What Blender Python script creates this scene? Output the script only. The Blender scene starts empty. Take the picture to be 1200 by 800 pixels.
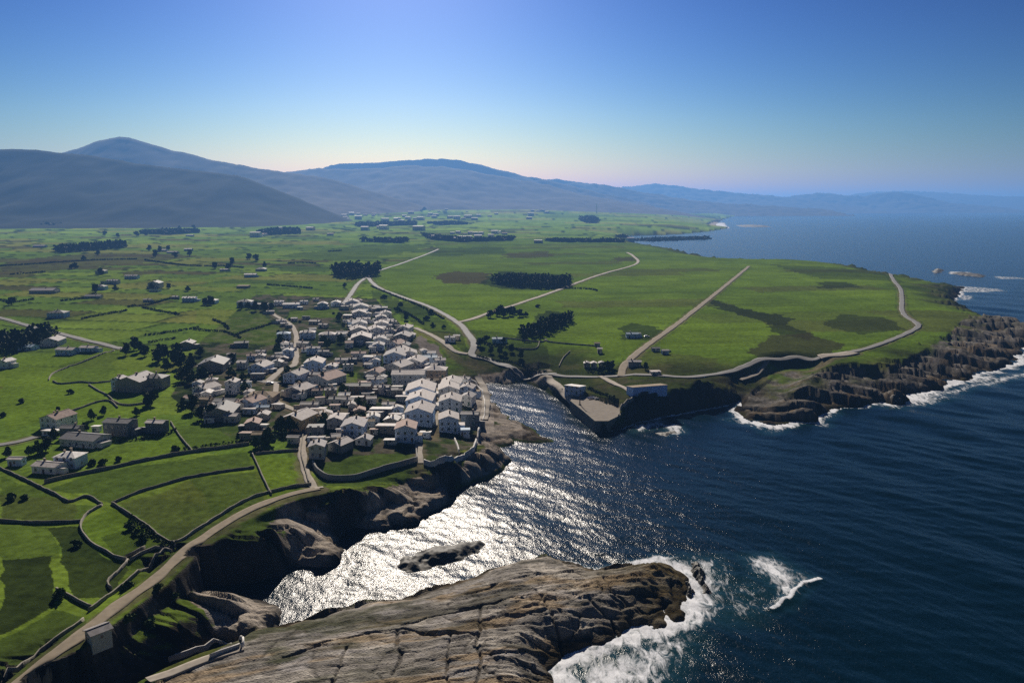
import bpy, math, random
import numpy as np
from mathutils import Vector
R = math.radians
random.seed(7)
SC = bpy.context.scene
COL = SC.collection
# ---------------------------------------------------------------- camera
F, HZ, CAMZ = 933.0, 243.0, 110.0
TH = math.atan((400 - HZ) / F)
cam = bpy.data.cameras.new('camera')
cam.sensor_width = 36.0
cam.lens = 36.0 * F / 1200
cam.clip_start = 1.0
cam.clip_end = 120000
camo = bpy.data.objects.new('camera', cam)
camo.location = (0, 0, CAMZ)
camo.rotation_euler = (R(90) - TH, 0, 0)
COL.objects.link(camo)
SC.camera = camo
# ---------------------------------------------------------------- light and sky
SKYK = 0.1686
SUN_EL, SUN_AZ = R(29), R(-8)          # azimuth measured from +Y towards +X
w = bpy.data.worlds.new('World')
SC.world = w
w.use_nodes = True
nt = w.node_tree
sky = nt.nodes.new('ShaderNodeTexSky')
sky.sky_type = 'NISHITA'
sky.sun_disc = False
sky.sun_elevation = SUN_EL
sky.sun_rotation = SUN_AZ
sky.altitude = 2000
sky.air_density = 1.5
sky.dust_density = 2.0
sky.ozone_density = 3.0
bg = nt.nodes['Background']
bg.inputs['Strength'].default_value = 0.08
hs = nt.nodes.new('ShaderNodeHueSaturation'); hs.inputs['Saturation'].default_value = 1.16   # slide-film blue, the whole sky alike
vm = nt.nodes.new('ShaderNodeVectorMath'); vm.operation = 'MULTIPLY'; vm.inputs[1].default_value = (SKYK * 1.025, SKYK * .965, SKYK * 1.02)
gm_ = nt.nodes.new('ShaderNodeGamma'); gm_.inputs['Gamma'].default_value = 3.2
nt.links.new(sky.outputs[0], hs.inputs['Color']); nt.links.new(hs.outputs[0], vm.inputs[0])
nt.links.new(vm.outputs[0], gm_.inputs['Color']); nt.links.new(gm_.outputs[0], bg.inputs['Color'])
sd = bpy.data.lights.new('sun', 'SUN')
sd.energy = 4.6
sd.angle = R(0.5)
sd.color = (1.0, 0.90, 0.77)
so = bpy.data.objects.new('sun', sd)
sv = Vector((math.sin(SUN_AZ) * math.cos(SUN_EL), math.cos(SUN_AZ) * math.cos(SUN_EL), math.sin(SUN_EL)))
so.rotation_euler = sv.to_track_quat('Z', 'Y').to_euler()
so.location = (0, 0, 3000)
COL.objects.link(so)
SC.view_settings.view_transform = 'Standard'
SC.view_settings.look = 'None'
SC.view_settings.exposure = 0.42
SC.view_settings.gamma = 1.0
SC.cycles.use_denoising = False
w.cycles.sampling_method = 'NONE'          # the smooth sky needs no light sampling; keeps the air free of grain
SC.cycles.volume_bounces = 0
SC.cycles.max_bounces = 5
SC.cycles.diffuse_bounces = 2
SC.cycles.glossy_bounces = 2
SC.cycles.transmission_bounces = 2
SC.cycles.sample_clamp_indirect = 4
SC.cycles.sample_clamp_direct = 6
# ---------------------------------------------------------------- helpers
CT, ST = math.cos(TH), math.sin(TH)

def ray(px, py):
    a = (np.asarray(px, float) - 600) / F
    b = (400 - np.asarray(py, float)) / F
    return a, CT + ST * b, -ST + CT * b

def at(px, py, z=0.0):                 # point of the place at height z seen at photograph pixel (px, py)
    dx, dy, dz = ray(px, py)
    t = (np.asarray(z, float) - CAMZ) / dz
    return dx * t, dy * t

def plain(x, y):                       # smooth height of the coastal plain
    r = np.hypot(x, y)
    return 12.5 + 0.0034 * np.clip(r - 600, 0, 6000) + 4.0e-6 * np.clip(r - 2500, 0, 3800) ** 2 * np.clip((1700 - x) / 1500, 0, 1) + 1.2 * np.sin(x / 190 + 1) * np.sin(y / 260)

MARCH = np.geomspace(110, 26000, 700)
def hit(px, py, h):                    # first point along the sight line that lies on the surface h(x, y)
    px = np.atleast_1d(np.asarray(px, float)); py = np.atleast_1d(np.asarray(py, float))
    dx, dy, dz = ray(px, py)
    t = MARCH[None, :] / np.hypot(dx, dy)[:, None]
    gap = CAMZ + dz[:, None] * t - h(dx[:, None] * t, dy[:, None] * t)
    k = np.argmax(gap < 0, 1); k = np.where((gap < 0).any(1), k, len(MARCH) - 1); k = np.maximum(k, 1)
    i = np.arange(len(px)); lo = t[i, k - 1]; hi = t[i, k]
    for _ in range(14):
        m = (lo + hi) / 2
        g = CAMZ + dz * m - h(dx * m, dy * m)
        lo = np.where(g > 0, m, lo); hi = np.where(g > 0, hi, m)
    return dx * hi, dy * hi

def land0(px, py):
    return hit(px, py, plain)

def vn(x, y, seed=0):                  # value noise 0..1
    xi = np.floor(x).astype(np.int64); yi = np.floor(y).astype(np.int64)
    fx = x - xi; fy = y - yi
    fx = fx * fx * (3 - 2 * fx); fy = fy * fy * (3 - 2 * fy)
    def h(i, j):
        n = (i * 374761393 + j * 668265263 + seed * 974711) & 0x7fffffff
        n = ((n ^ (n >> 13)) * 1274126177) & 0x7fffffff
        return ((n ^ (n >> 16)) & 0xffff) / 65535.0
    a = h(xi, yi); b = h(xi + 1, yi); c = h(xi, yi + 1); d = h(xi + 1, yi + 1)
    return (a + (b - a) * fx) * (1 - fy) + (c + (d - c) * fx) * fy

def fbm(x, y, o=4, seed=0):
    s = 0; a = 0.5; t = 0
    for k in range(o):
        s = s + a * vn(x * 2 ** k + 17.3 * k, y * 2 ** k - 9.1 * k, seed + k)
        t += a; a *= 0.5
    return s / t

def hid(i, j, seed=0):
    n = (i.astype(np.int64) * 73856093 ^ j.astype(np.int64) * 19349663 ^ seed * 83492791) & 0x7fffffff
    n = ((n ^ (n >> 13)) * 1274126177) & 0x7fffffff
    return ((n ^ (n >> 16)) & 0xffff) / 65535.0

def worley(x, y, seed):                # nearest and second nearest jittered cell, id of the nearest, offset to it
    xi = np.floor(x); yi = np.floor(y)
    f1 = np.full(x.shape, 9.0); f2 = np.full(x.shape, 9.0); ide = np.zeros(x.shape); ox = np.zeros(x.shape); oy = np.zeros(x.shape)
    for a in (-1, 0, 1):
        for b in (-1, 0, 1):
            cx_ = xi + a; cy_ = yi + b
            dx = cx_ + .15 + .7 * hid(cx_, cy_, seed) - x; dy = cy_ + .15 + .7 * hid(cx_, cy_, seed + 1) - y
            d = np.hypot(dx, dy); m = d < f1
            f2 = np.where(m, f1, np.minimum(f2, d)); f1 = np.where(m, d, f1)
            ide = np.where(m, hid(cx_, cy_, seed + 2), ide); ox = np.where(m, dx, ox); oy = np.where(m, dy, oy)
    return f1, f2, ide, ox, oy

def ss(a, b, x):
    t = np.clip((x - a) / (b - a), 0, 1)
    return t * t * (3 - 2 * t)

def smin(a, b, k):
    h = np.clip(0.5 + 0.5 * (b - a) / k, 0, 1)
    return b + (a - b) * h - k * h * (1 - h)

def inpoly(x, y, P):
    P = np.asarray(P, float)
    res = np.zeros(x.shape, bool)
    m = (x >= P[:, 0].min()) & (x <= P[:, 0].max()) & (y >= P[:, 1].min()) & (y <= P[:, 1].max())
    if not m.any():
        return res
    xs, ys = x[m], y[m]
    c = np.zeros(xs.shape, bool)
    n = len(P)
    for i in range(n):
        x0, y0 = P[i]; x1, y1 = P[(i + 1) % n]
        if y0 == y1:
            continue
        k = ((y0 > ys) != (y1 > ys)) & (xs < (x1 - x0) * (ys - y0) / (y1 - y0) + x0)
        c ^= k
    res[m] = c
    return res

def segdist(x, y, P, closed=False):    # distance to a polyline
    best = np.full(x.shape, 1e9)
    n = len(P)
    for i in range(n if closed else n - 1):
        x0, y0 = P[i]; x1, y1 = P[(i + 1) % n]
        dx, dy = x1 - x0, y1 - y0
        L = dx * dx + dy * dy + 1e-9
        t = np.clip(((x - x0) * dx + (y - y0) * dy) / L, 0, 1)
        best = np.minimum(best, (x - x0 - t * dx) ** 2 + (y - y0 - t * dy) ** 2)
    return np.sqrt(best)

# ---- materials
MATS = {}
def newmat(name):
    m = bpy.data.materials.new(name); m.use_nodes = True
    MATS[name] = m
    n = m.node_tree
    return m, n, n.nodes['Principled BSDF']

def N(n, typ, **kw):
    o = n.nodes.new(typ)
    for k, v in kw.items():
        setattr(o, k, v)
    return o

def simple(name, col, rough=0.8, spec=0.3, var=0.25, scale=0.6, bump=0.0, sheen=0, metal=0):
    m, n, b = newmat(name)
    tc = N(n, 'ShaderNodeTexCoord')
    no = N(n, 'ShaderNodeTexNoise')
    no.inputs['Scale'].default_value = scale
    no.inputs['Detail'].default_value = 5
    n.links.new(tc.outputs['Object'], no.inputs['Vector'])
    oi = N(n, 'ShaderNodeObjectInfo')
    ad = N(n, 'ShaderNodeMath', operation='MULTIPLY_ADD')
    n.links.new(oi.outputs['Random'], ad.inputs[0]); ad.inputs[1].default_value = 0.35
    n.links.new(no.outputs[0], ad.inputs[2])
    mr = N(n, 'ShaderNodeMapRange')
    mr.inputs['From Min'].default_value = 0.3; mr.inputs['From Max'].default_value = 1.05
    mr.inputs['To Min'].default_value = 1 - var; mr.inputs['To Max'].default_value = 1 + var
    n.links.new(ad.outputs[0], mr.inputs['Value'])
    mx = N(n, 'ShaderNodeMix', data_type='RGBA', blend_type='MULTIPLY')
    mx.inputs['Factor'].default_value = 1
    mx.inputs['A'].default_value = (*col, 1)
    n.links.new(mr.outputs[0], mx.inputs['B'])
    n.links.new(mx.outputs['Result'], b.inputs['Base Color'])
    b.inputs['Roughness'].default_value = rough
    b.inputs['Specular IOR Level'].default_value = spec
    b.inputs['Metallic'].default_value = metal
    if bump:
        bp = N(n, 'ShaderNodeBump'); bp.inputs['Strength'].default_value = bump; bp.inputs['Distance'].default_value = 0.1
        n.links.new(no.outputs[0], bp.inputs['Height']); n.links.new(bp.outputs[0], b.inputs['Normal'])
    return m

def mesh_np(name, V, Q, mat, smooth=False, attrs=None, mats=None):
    me = bpy.data.meshes.new(name)
    Q = np.asarray(Q, np.int32)
    k = Q.shape[1]
    me.vertices.add(len(V)); me.vertices.foreach_set('co', np.asarray(V, np.float32).ravel())
    me.loops.add(Q.size); me.loops.foreach_set('vertex_index', Q.ravel())
    me.polygons.add(len(Q))
    me.polygons.foreach_set('loop_start', np.arange(0, Q.size, k, dtype=np.int32))
    me.polygons.foreach_set('loop_total', np.full(len(Q), k, np.int32))
    if smooth:
        me.polygons.foreach_set('use_smooth', np.ones(len(Q), bool))
    for an, (typ, data) in (attrs or {}).items():
        a = me.attributes.new(an, typ, 'POINT')
        a.data.foreach_set('color' if typ == 'FLOAT_COLOR' else 'value', np.asarray(data, np.float32).ravel())
    me.update(); me.validate()
    for m in ([mat] if mats is None else mats):
        me.materials.append(m)
    return me

def link(name, me, parent=None, kind=None, label=None, cat=None, group=None, loc=None, rz=None):
    o = bpy.data.objects.new(name, me); COL.objects.link(o)
    if parent is not None: o.parent = parent
    if kind: o['kind'] = kind
    if label: o['label'] = label
    if cat: o['category'] = cat
    if group: o['group'] = group
    if loc is not None: o.location = loc
    if rz is not None: o.rotation_euler = (0, 0, rz)
    return o
# ================================================================ THE LAND
# waterline of the mainland: px, py (photograph), height at which it was read, cliff height, cliff width, surf width
CO = [
 (1010,249,0,2,60,0),(940,249.3,0,3,60,0),(900,249,0,6,40,8),(876,250.5,0,8,30,10),(858,254,0,8,30,10),(846,258,0,3,60,20),
 (838,264,0,3,60,30),(856,267,0,6,20,12),(832,271,0,8,20,10),(800,274,0,8,15,4),(770,275.5,0,8,15,4),(733,276,0,8,15,3),
 (742,283,9,9,12,0),(765,287,9,9,12,0),(792,291,9,9,12,0),(818,298,10,10,12,0),(850,303,10,10,12,0),(880,304,11,11,14,0),
 (920,304,11,11,14,0),(960,306,11,11,14,0),(1000,310,11,11,14,0),(1040,318,10,10,16,0),(1075,324,9,9,20,0),(1098,331,5,7,24,2),
 (1130,336,0,7,22,10),(1122,346,0,8,14,12),(1117,352,0,9,14,8),(1124,360,0,9,14,6),(1138,368,0,9,18,4),(1163,374,0,8,26,4),
 (1192,381,0,8,30,10),(1225,388,0,8,30,14),(1260,392,0,7,30,16),(1262,402,0,7,30,20),(1215,402,0,8,30,22),(1196,412,0,8,30,22),(1188,424,0,8,30,24),(1150,438,0,9,26,22),
 (1110,450,0,10,26,26),(1075,462,0,10,24,26),(1045,474,0,11,20,22),(1036,462,0,11,10,8),(1020,474,0,11,16,10),(975,478,0,11,16,12),(955,494,0,9,30,20),
 (930,494,0,8,36,16),(902,500,0,7,36,22),(876,491,0,7,36,14),(868,480,0,8,18,9),(872,468,0,10,8,5),(850,474,0,11,8,5),
 (835,476,0,11,8,7),(800,484,0,11,8,6),(770,490,0,11,9,6),(742,495,0,9,9,5),(730,502,0,6,4,3),(705,509,0,5,2,1),(686,494,0,5,2,1),
 (658,470,0,5,2,0),(638,456,0,5,3,0),(615,447,0,9,14,0),(590,451,0,7,14,0),(572,450,0,2.2,14,0),(570,458,0,2.6,12,0),(582,476,0,3,16,0),
 (596,487,0,3,18,0),(624,504,0,2.6,10,0),(647,517,0,2,6,0),(620,518,0,3,7,0),(598,514,0,3.6,14,0),(590,524,0,5,20,0),
 (601,540,0,6,10,0),(588,552,0,7,9,0),(558,566,0,8,10,0),(530,577,0,8,9,0),(520,592,0,4,13,0),(480,602,0,4.5,14,0),(462,604,0,8,10,0),
 (435,614,0,11,5,0),(405,622,0,11,5,0),(398,632,0,5,10,0),(396,646,0,5,10,0),(376,655,0,6,12,0),(352,660,0,10,9,0),
 (336,672,0,12,5,0),(300,680,0,13,5,0),(262,684,0,13,5,0),(226,688,0,12,5,0),(222,697,0,10,7,0),(262,702,0,5,12,0),(318,700,0,5,13,0),(326,712,0,4,13,0),
 (308,732,0,4,12,0),(282,742,0,6,9,0),(250,757,0,8,7,0),(205,778,0,11,6,0),(150,800,0,12,7,0),(100,822,0,12,7,0),(40,850,0,12,7,0),(38,866,0,6,10,0),
 (120,840,0,5,9,0),(190,806,0,5,9,0),(240,778,0,5,8,0),(285,754,0,5,7,0),(306,743,0,5,8,0),(330,737,0,5,10,0),(380,722,0,5,12,0),(432,708,0,5,14,0),
 (500,690,0,5,16,0),(560,670,0,5,14,0),(602,661,0,4.5,8,0),(640,657,0,4.5,7,0),(678,664,0,4.5,12,3),(700,670,0,5,14,5),(740,664,0,6,16,7),
 (772,655,0,7,16,9),(786,662,0,7,13,12),(798,678,0,6,12,14),(800,692,0,6,14,14),(794,722,0,6,14,16),(778,716,0,6,14,18),(758,738,0,6,14,18),
 (736,748,0,6,14,18),(702,758,0,6,14,18),(668,768,0,6,14,18),(660,790,0,6,14,18),(652,840,0,6,14,18),(645,900,0,6,14,18)]
CO = np.array(CO, float)
cx, cy = at(CO[:, 0], CO[:, 1], CO[:, 2])
coast = [(x, y, h, wd, f) for x, y, (h, wd, f) in zip(cx, cy, CO[:, 3:])]
coast += [(30, -150, 6, 14, 0), (-900, -150, 10, 10, 0), (-40000, 0, 12, 30, 0), (-40000, 38000, 12, 30, 0), (9000, 38000, 6, 60, 0), (7600, 17000, 6, 60, 0)]
coast = np.array(coast, float)

def coast_eval(x, y):
    n = len(coast)
    best = np.full(x.shape, 1e18); H = np.zeros(x.shape); W = np.zeros(x.shape); FO = np.zeros(x.shape)
    ins = np.zeros(x.shape, bool); SW = np.full(x.shape, 1e-30)
    for i in range(n):
        a = coast[i]; b = coast[(i + 1) % n]
        dx, dy = b[0] - a[0], b[1] - a[1]
        t = np.clip(((x - a[0]) * dx + (y - a[1]) * dy) / (dx * dx + dy * dy), 0, 1)
        d2 = (x - a[0] - t * dx) ** 2 + (y - a[1] - t * dy) ** 2
        m = d2 < best
        best[m] = d2[m]
        tm = t[m]
        FO[m] = a[4] + (b[4] - a[4]) * tm
        k = min(math.hypot(dx, dy), 40.0) / (d2 + 3.0) ** 1.6
        SW += k; H += k * (a[2] + (b[2] - a[2]) * t); W += k * (a[3] + (b[3] - a[3]) * t)
        if a[1] != b[1]:
            c = ((a[1] > y) != (b[1] > y)) & (x < (b[0] - a[0]) * (y - a[1]) / (b[1] - a[1]) + a[0])
            ins ^= c
    d = np.sqrt(best)
    return np.where(ins, d, -d), H / SW, W / SW, FO

def pts(L, z=None):                    # photograph pixels to ground points
    L = np.array(L, float)
    x, y = land0(L[:, 0], L[:, 1]) if z is None else at(L[:, 0], L[:, 1], z)
    return list(zip(x, y))

FGROCK = pts([(300,739),(380,718),(500,686),(560,664),(650,650),(720,664),(790,645),(830,690),(800,740),(650,775),(640,900),(100,900),(190,812),(270,765)], 3)
QUAY = pts([(672,463),(683,462),(698,467),(726,476),(726,488),(712,494),(697,494),(683,482),(668,470)], 5)
GULLY = pts([(872,470),(890,452),(912,436),(935,427)], 9)
DITCH = pts([(545,424),(575,436),(610,443),(640,449)], 9)
HARB = pts([(560,440),(650,440),(660,520),(560,600),(470,610),(540,560),(566,500)], 3)
COVE = pts([(300,640),(330,605),(540,560),(600,600),(420,660),(300,740),(200,740),(200,700)], 3)
VILLAGE = pts([(200,465),(235,400),(300,345),(440,350),(490,400),(560,445),(566,500),(480,545),(380,560),(330,500),(280,520)])

LITROCK = [[(418,607),(440,588),(475,570),(522,562),(530,578),(490,598),(440,612)],[(316,630),(345,611),(380,614),(399,640),(388,656),(345,652)],[(222,712),(258,696),(322,700),(332,714),(300,736),(255,734)]]
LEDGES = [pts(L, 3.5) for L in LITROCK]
CRACKS = [pts(L, 6) for L in ([(636,698),(648,722),(662,748),(668,768)],[(563,708),(561,740),(562,780),(560,812)],[(470,732),(500,722),(560,712),(600,702),(640,697)],[(600,722),(620,718),(642,715)],
          [(610,742),(640,745),(660,748),(700,735),(742,730)],[(526,745),(524,770),(527,806)],[(545,694),(565,690),(590,680),(625,672)],[(700,668),(718,690),(758,700),(782,690)],[(388,806),(400,780),(406,758)],
          [(430,742),(470,736),(510,744),(560,742)],[(330,770),(380,752),(430,742)],[(600,768),(640,772),(664,766)],[(690,700),(715,712),(735,735)],[(460,790),(470,765),(466,738)])]
SHELF = pts([(862,482),(880,455),(905,440),(930,432),(960,440),(1000,436),(1040,440),(1080,420),(1110,400),(1130,380),(1190,372),(1280,380),(1280,415),(1200,430),(1100,460),(1040,480),(930,500)], 6)
ROAD1 = pts([(174,800),(200,786),(240,769),(284,756)], 5.6)
ROAD0 = pts([(5,815),(25,798),(60,769),(95,744),(140,708),(180,680),(215,648),(250,622),(285,601),(320,586),(345,578),(374,572)])
def height(x, y):
    d, H, W, FO = coast_eval(x, y)
    r = np.hypot(x, y)
    near = np.clip(1 - (r - 2500) / 2500, 0, 1)
    fg = inpoly(x, y, FGROCK)
    wob = (fbm(x / 14, y / 14, 4, 3) - 0.5) * np.clip(W * 0.9, 3, 14) * near
    d = d + wob * np.clip(np.abs(d) / 2 + 0.5, 0, 1)
    t = np.clip(d / np.maximum(W, 1), 0, 1)
    prof = t * t * (3 - 2 * t) * 0.45 + np.sqrt(t) * 0.55
    zc = H * prof + np.clip(d - W, 0, None) * 0.11
    P = plain(x, y)
    P = np.where(fg, 6.3, P)
    z = smin(zc, P, 2.0)
    # rock ledges: strata that dip gently, cut into steps
    rk = ss(0.0, 1.5, d) * (1 - ss(1.0, 1.9, d / np.maximum(W, 1) + (fbm(x / 9, y / 9, 3, 8) - 0.5) * 1.1)) * ss(0.4, 2, H)
    rk = np.where(fg, ss(0.0, 1.5, d), rk)
    ang = R(17)
    u = x * math.cos(ang) + y * math.sin(ang); v = -x * math.sin(ang) + y * math.cos(ang)
    s1 = fbm(u / 26, v / 5.0 + fbm(u / 20, v / 12, 2, 4) * 3, 5, 21)
    s2 = 1 - np.abs(2 * fbm(u / 16, v / 2.6 + 5, 4, 31) - 1)
    cr = np.minimum(np.abs(2 * fbm((u + 0.35 * v) / 11.0, v / 26.0, 4, 41) - 1), np.abs(2 * fbm((u - 0.2 * v) / 30.0, v / 9.0, 4, 43) - 1) + .02)
    crack = (1 - ss(0.0, 0.07, cr)) * ss(.42, .6, fbm(x / 22, y / 22, 2, 44))
    st = (v / 3.4 + 2.6 * fbm(u / 30, v / 18, 3, 12) + 0.25 * s1)
    step = st - np.floor(st)
    ledge = np.where(step < 0.82, step / 0.82, (1 - step) / 0.18)
    amp = near * rk * np.clip(H / 7, 0.35, 1.3)
    iso = fbm(x / 15, y / 15, 5, 51)
    soft = 0.35 + 0.65 * ss(-40, 30, x)                     # the slab is smoother inland, broken towards its tip
    wu = u + (fbm(x / 9, y / 9, 3, 45) - .5) * 7; wv = v + (fbm(x / 9, y / 9, 3, 46) - .5) * 5
    a1, a2, ai, ax, ay = worley(wu / 22, wv / 7.0, 301)
    b1, b2, bi, bx_, by_ = worley(wu / 4.2, wv / 2.1, 305)
    crack = np.maximum(1 - ss(.0, .055, a2 - a1), .6 * (1 - ss(.0, .10, b2 - b1)) * (bi > .35)) * np.where(fg, 1, .6)
    blk = (ai - .5) * 1.5 + (ax * (hid(np.floor(ai * 999), ai * 0, 7) - .5) + ay * (hid(np.floor(ai * 999), ai * 0, 8) - .3)) * 1.3
    blk2 = (bi - .5) * .55 + ay * 0 + by_ * .5
    relf = (s1 - 0.5) * .5 * soft + (iso - .5) * 1.1 + (blk * .5 + blk2 * .7) * soft ** 1.5 + (ledge - .5) * .45 * (soft + .3) - crack * .45 * soft
    mu = x + (fbm(x / 25, y / 25, 3, 47) - .5) * 22; mv = y + .12 * x + (fbm(x / 25, y / 25, 3, 48) - .5) * 22
    m1, m2, mi, mx_, my_ = worley(mu / 38, mv / 11, 311)
    k1, k2, ki, kx, ky = worley(mu / 12, mv / 4.0, 315)
    crack = np.where(fg, crack, .8 * (1 - ss(0, .08, m2 - m1)))
    relm = (fbm(x / 45, y / 22, 5, 52) - .5) * 4.2 + (mi - .5) * 3.2 + my_ * 1.4 + (ki - .5) * 1.1 + ky * .8 - crack * 1.2
    rel = np.where(fg, relf, relm)
    shelf = inpoly(x, y, SHELF) & (d > 0)
    rk = np.where(shelf, np.maximum(rk, ss(-.1, .25, fbm(x / 12, y / 12, 4, 58) - .36)), rk)
    z = np.where(shelf, smin(z, 2.5 + d * .16 + 2.0 * (mi - .3), 1.5), z)
    amp = np.where(shelf, near * rk * 1.25, amp)
    z = z + amp * rel * np.clip(d / 4, 0.15, 1)
    for L in CRACKS:
        cd = segdist(x + (fbm(x / 4, y / 4, 2, 59) - .5) * 2.0, y + (fbm(x / 4, y / 4, 2, 60) - .5) * 2.0, L)
        ck = ss(.55, .10, cd + (vn(x / 3, y / 3, 64) - .5) * .35)
        z = z - .65 * ck * (d > 0); crack = np.maximum(crack, ck)
        z = z + .35 * ss(6, 0, cd) * (u * .3 + v > np.mean([-p[0] * math.sin(ang) + p[1] * math.cos(ang) + .3 * (p[0] * math.cos(ang) + p[1] * math.sin(ang)) for p in L])) * fg
    for L in LEDGES:                                        # low pale ledges at the foot of the cove cliffs
        sdl = np.where(inpoly(x, y, L), 1, -1) * segdist(x, y, L, True) + (fbm(x / 7, y / 7, 4, 62) - .5) * 7
        zl = 3.0 + (ki - .5) * 1.6 + (fbm(x / 5, y / 2.5, 4, 63) - .5) * 2.2
        wl = ss(-1.5, 2.0, sdl)
        z = np.where(wl > 0, np.maximum(z, z * (1 - wl) + zl * wl) * (z < 7) + z * (z >= 7), z)
        rk = np.where((wl > .2) & (z < 7), 1, rk); d = np.where(wl > .3, np.maximum(d, 2.0), d)
    # gully and ditch
    g = segdist(x, y, GULLY)
    z = np.where(d > 0, z - ss(26, 6, g) * np.clip(z - 2.0, 0, None) * 0.75, z)
    g2 = segdist(x, y, DITCH)
    z = np.where(d > 3, z - ss(18, 3, g2) * np.clip(z - 5.0, 0, None) * 0.35, z)
    rd = segdist(x, y, ROAD0)
    z = np.where(z < 12.2, z + (12.2 - z) * ss(6.5, 3.6, rd), z)
    rk = rk * ss(2.5, 5, rd)
    z = np.where(z < 5.6, z + (5.6 - z) * ss(4.5, 2.2, segdist(x, y, ROAD1)), z)
    q = inpoly(x, y, QUAY)
    z = np.where(q, np.minimum(z, 4.4), z)
    rk = np.where(q | (segdist(x, y, QUAY, True) < 3), 0, rk)
    z = np.where(d < 0, np.maximum(d * 0.45, -5.0), z)
    z = z + np.where(d > W, (fbm(x / 23, y / 23, 3, 61) - 0.5) * 0.7 * near, 0)
    return z, d, rk, H, W, FO, fg, dict(s1=s1, s2=s2, crack=crack, u=u, v=v, ai=ai, bi=bi, shelf=shelf)

# fan-shaped ground grid, fine near the village and coarser towards the horizon
az = np.concatenate([np.arange(-58, -38.5, 0.8), np.arange(-38.5, 38.5, 0.078), np.arange(38.5, 58.1, 0.8)]) * math.pi / 180
tn = np.concatenate([np.arange(0.95, 0.80, -0.006), np.arange(0.80, 0.0079, -0.00112), [0.007, 0.006, 0.005, 0.004, 0.0032, 0.0026]])
rr = CAMZ / tn
A, RR = np.meshgrid(az, rr)
GX = (RR * np.sin(A)).ravel(); GY = (RR * np.cos(A)).ravel()
GZ, GD, GRK, GH, GW, GF, GFG, GS = height(GX, GY)
NR, NC = A.shape
GZ2 = GZ.reshape(NR, NC)

def ground(x, y):                      # bilinear height of the built terrain
    x = np.asarray(x, float); y = np.asarray(y, float)
    a = np.arctan2(x, y); t = CAMZ / np.hypot(x, y)
    i = np.interp(-t, -tn, np.arange(NR)); j = np.interp(a, az, np.arange(NC))
    i0 = np.clip(i.astype(int), 0, NR - 2); j0 = np.clip(j.astype(int), 0, NC - 2)
    fi = i - i0; fj = j - j0
    return ((GZ2[i0, j0] * (1 - fj) + GZ2[i0, j0 + 1] * fj) * (1 - fi) + (GZ2[i0 + 1, j0] * (1 - fj) + GZ2[i0 + 1, j0 + 1] * fj) * fi)

def place(px, py):                     # ground point seen at photograph pixels
    f = lambda x, y: np.maximum(ground(x, y), 0)
    x, y = hit(px, py, f)
    return x, y, f(x, y)

def lerp(a, b, t):
    return a + (b - a) * np.asarray(t)[..., None]

def C(*c):
    return np.array(c, float)

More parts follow.
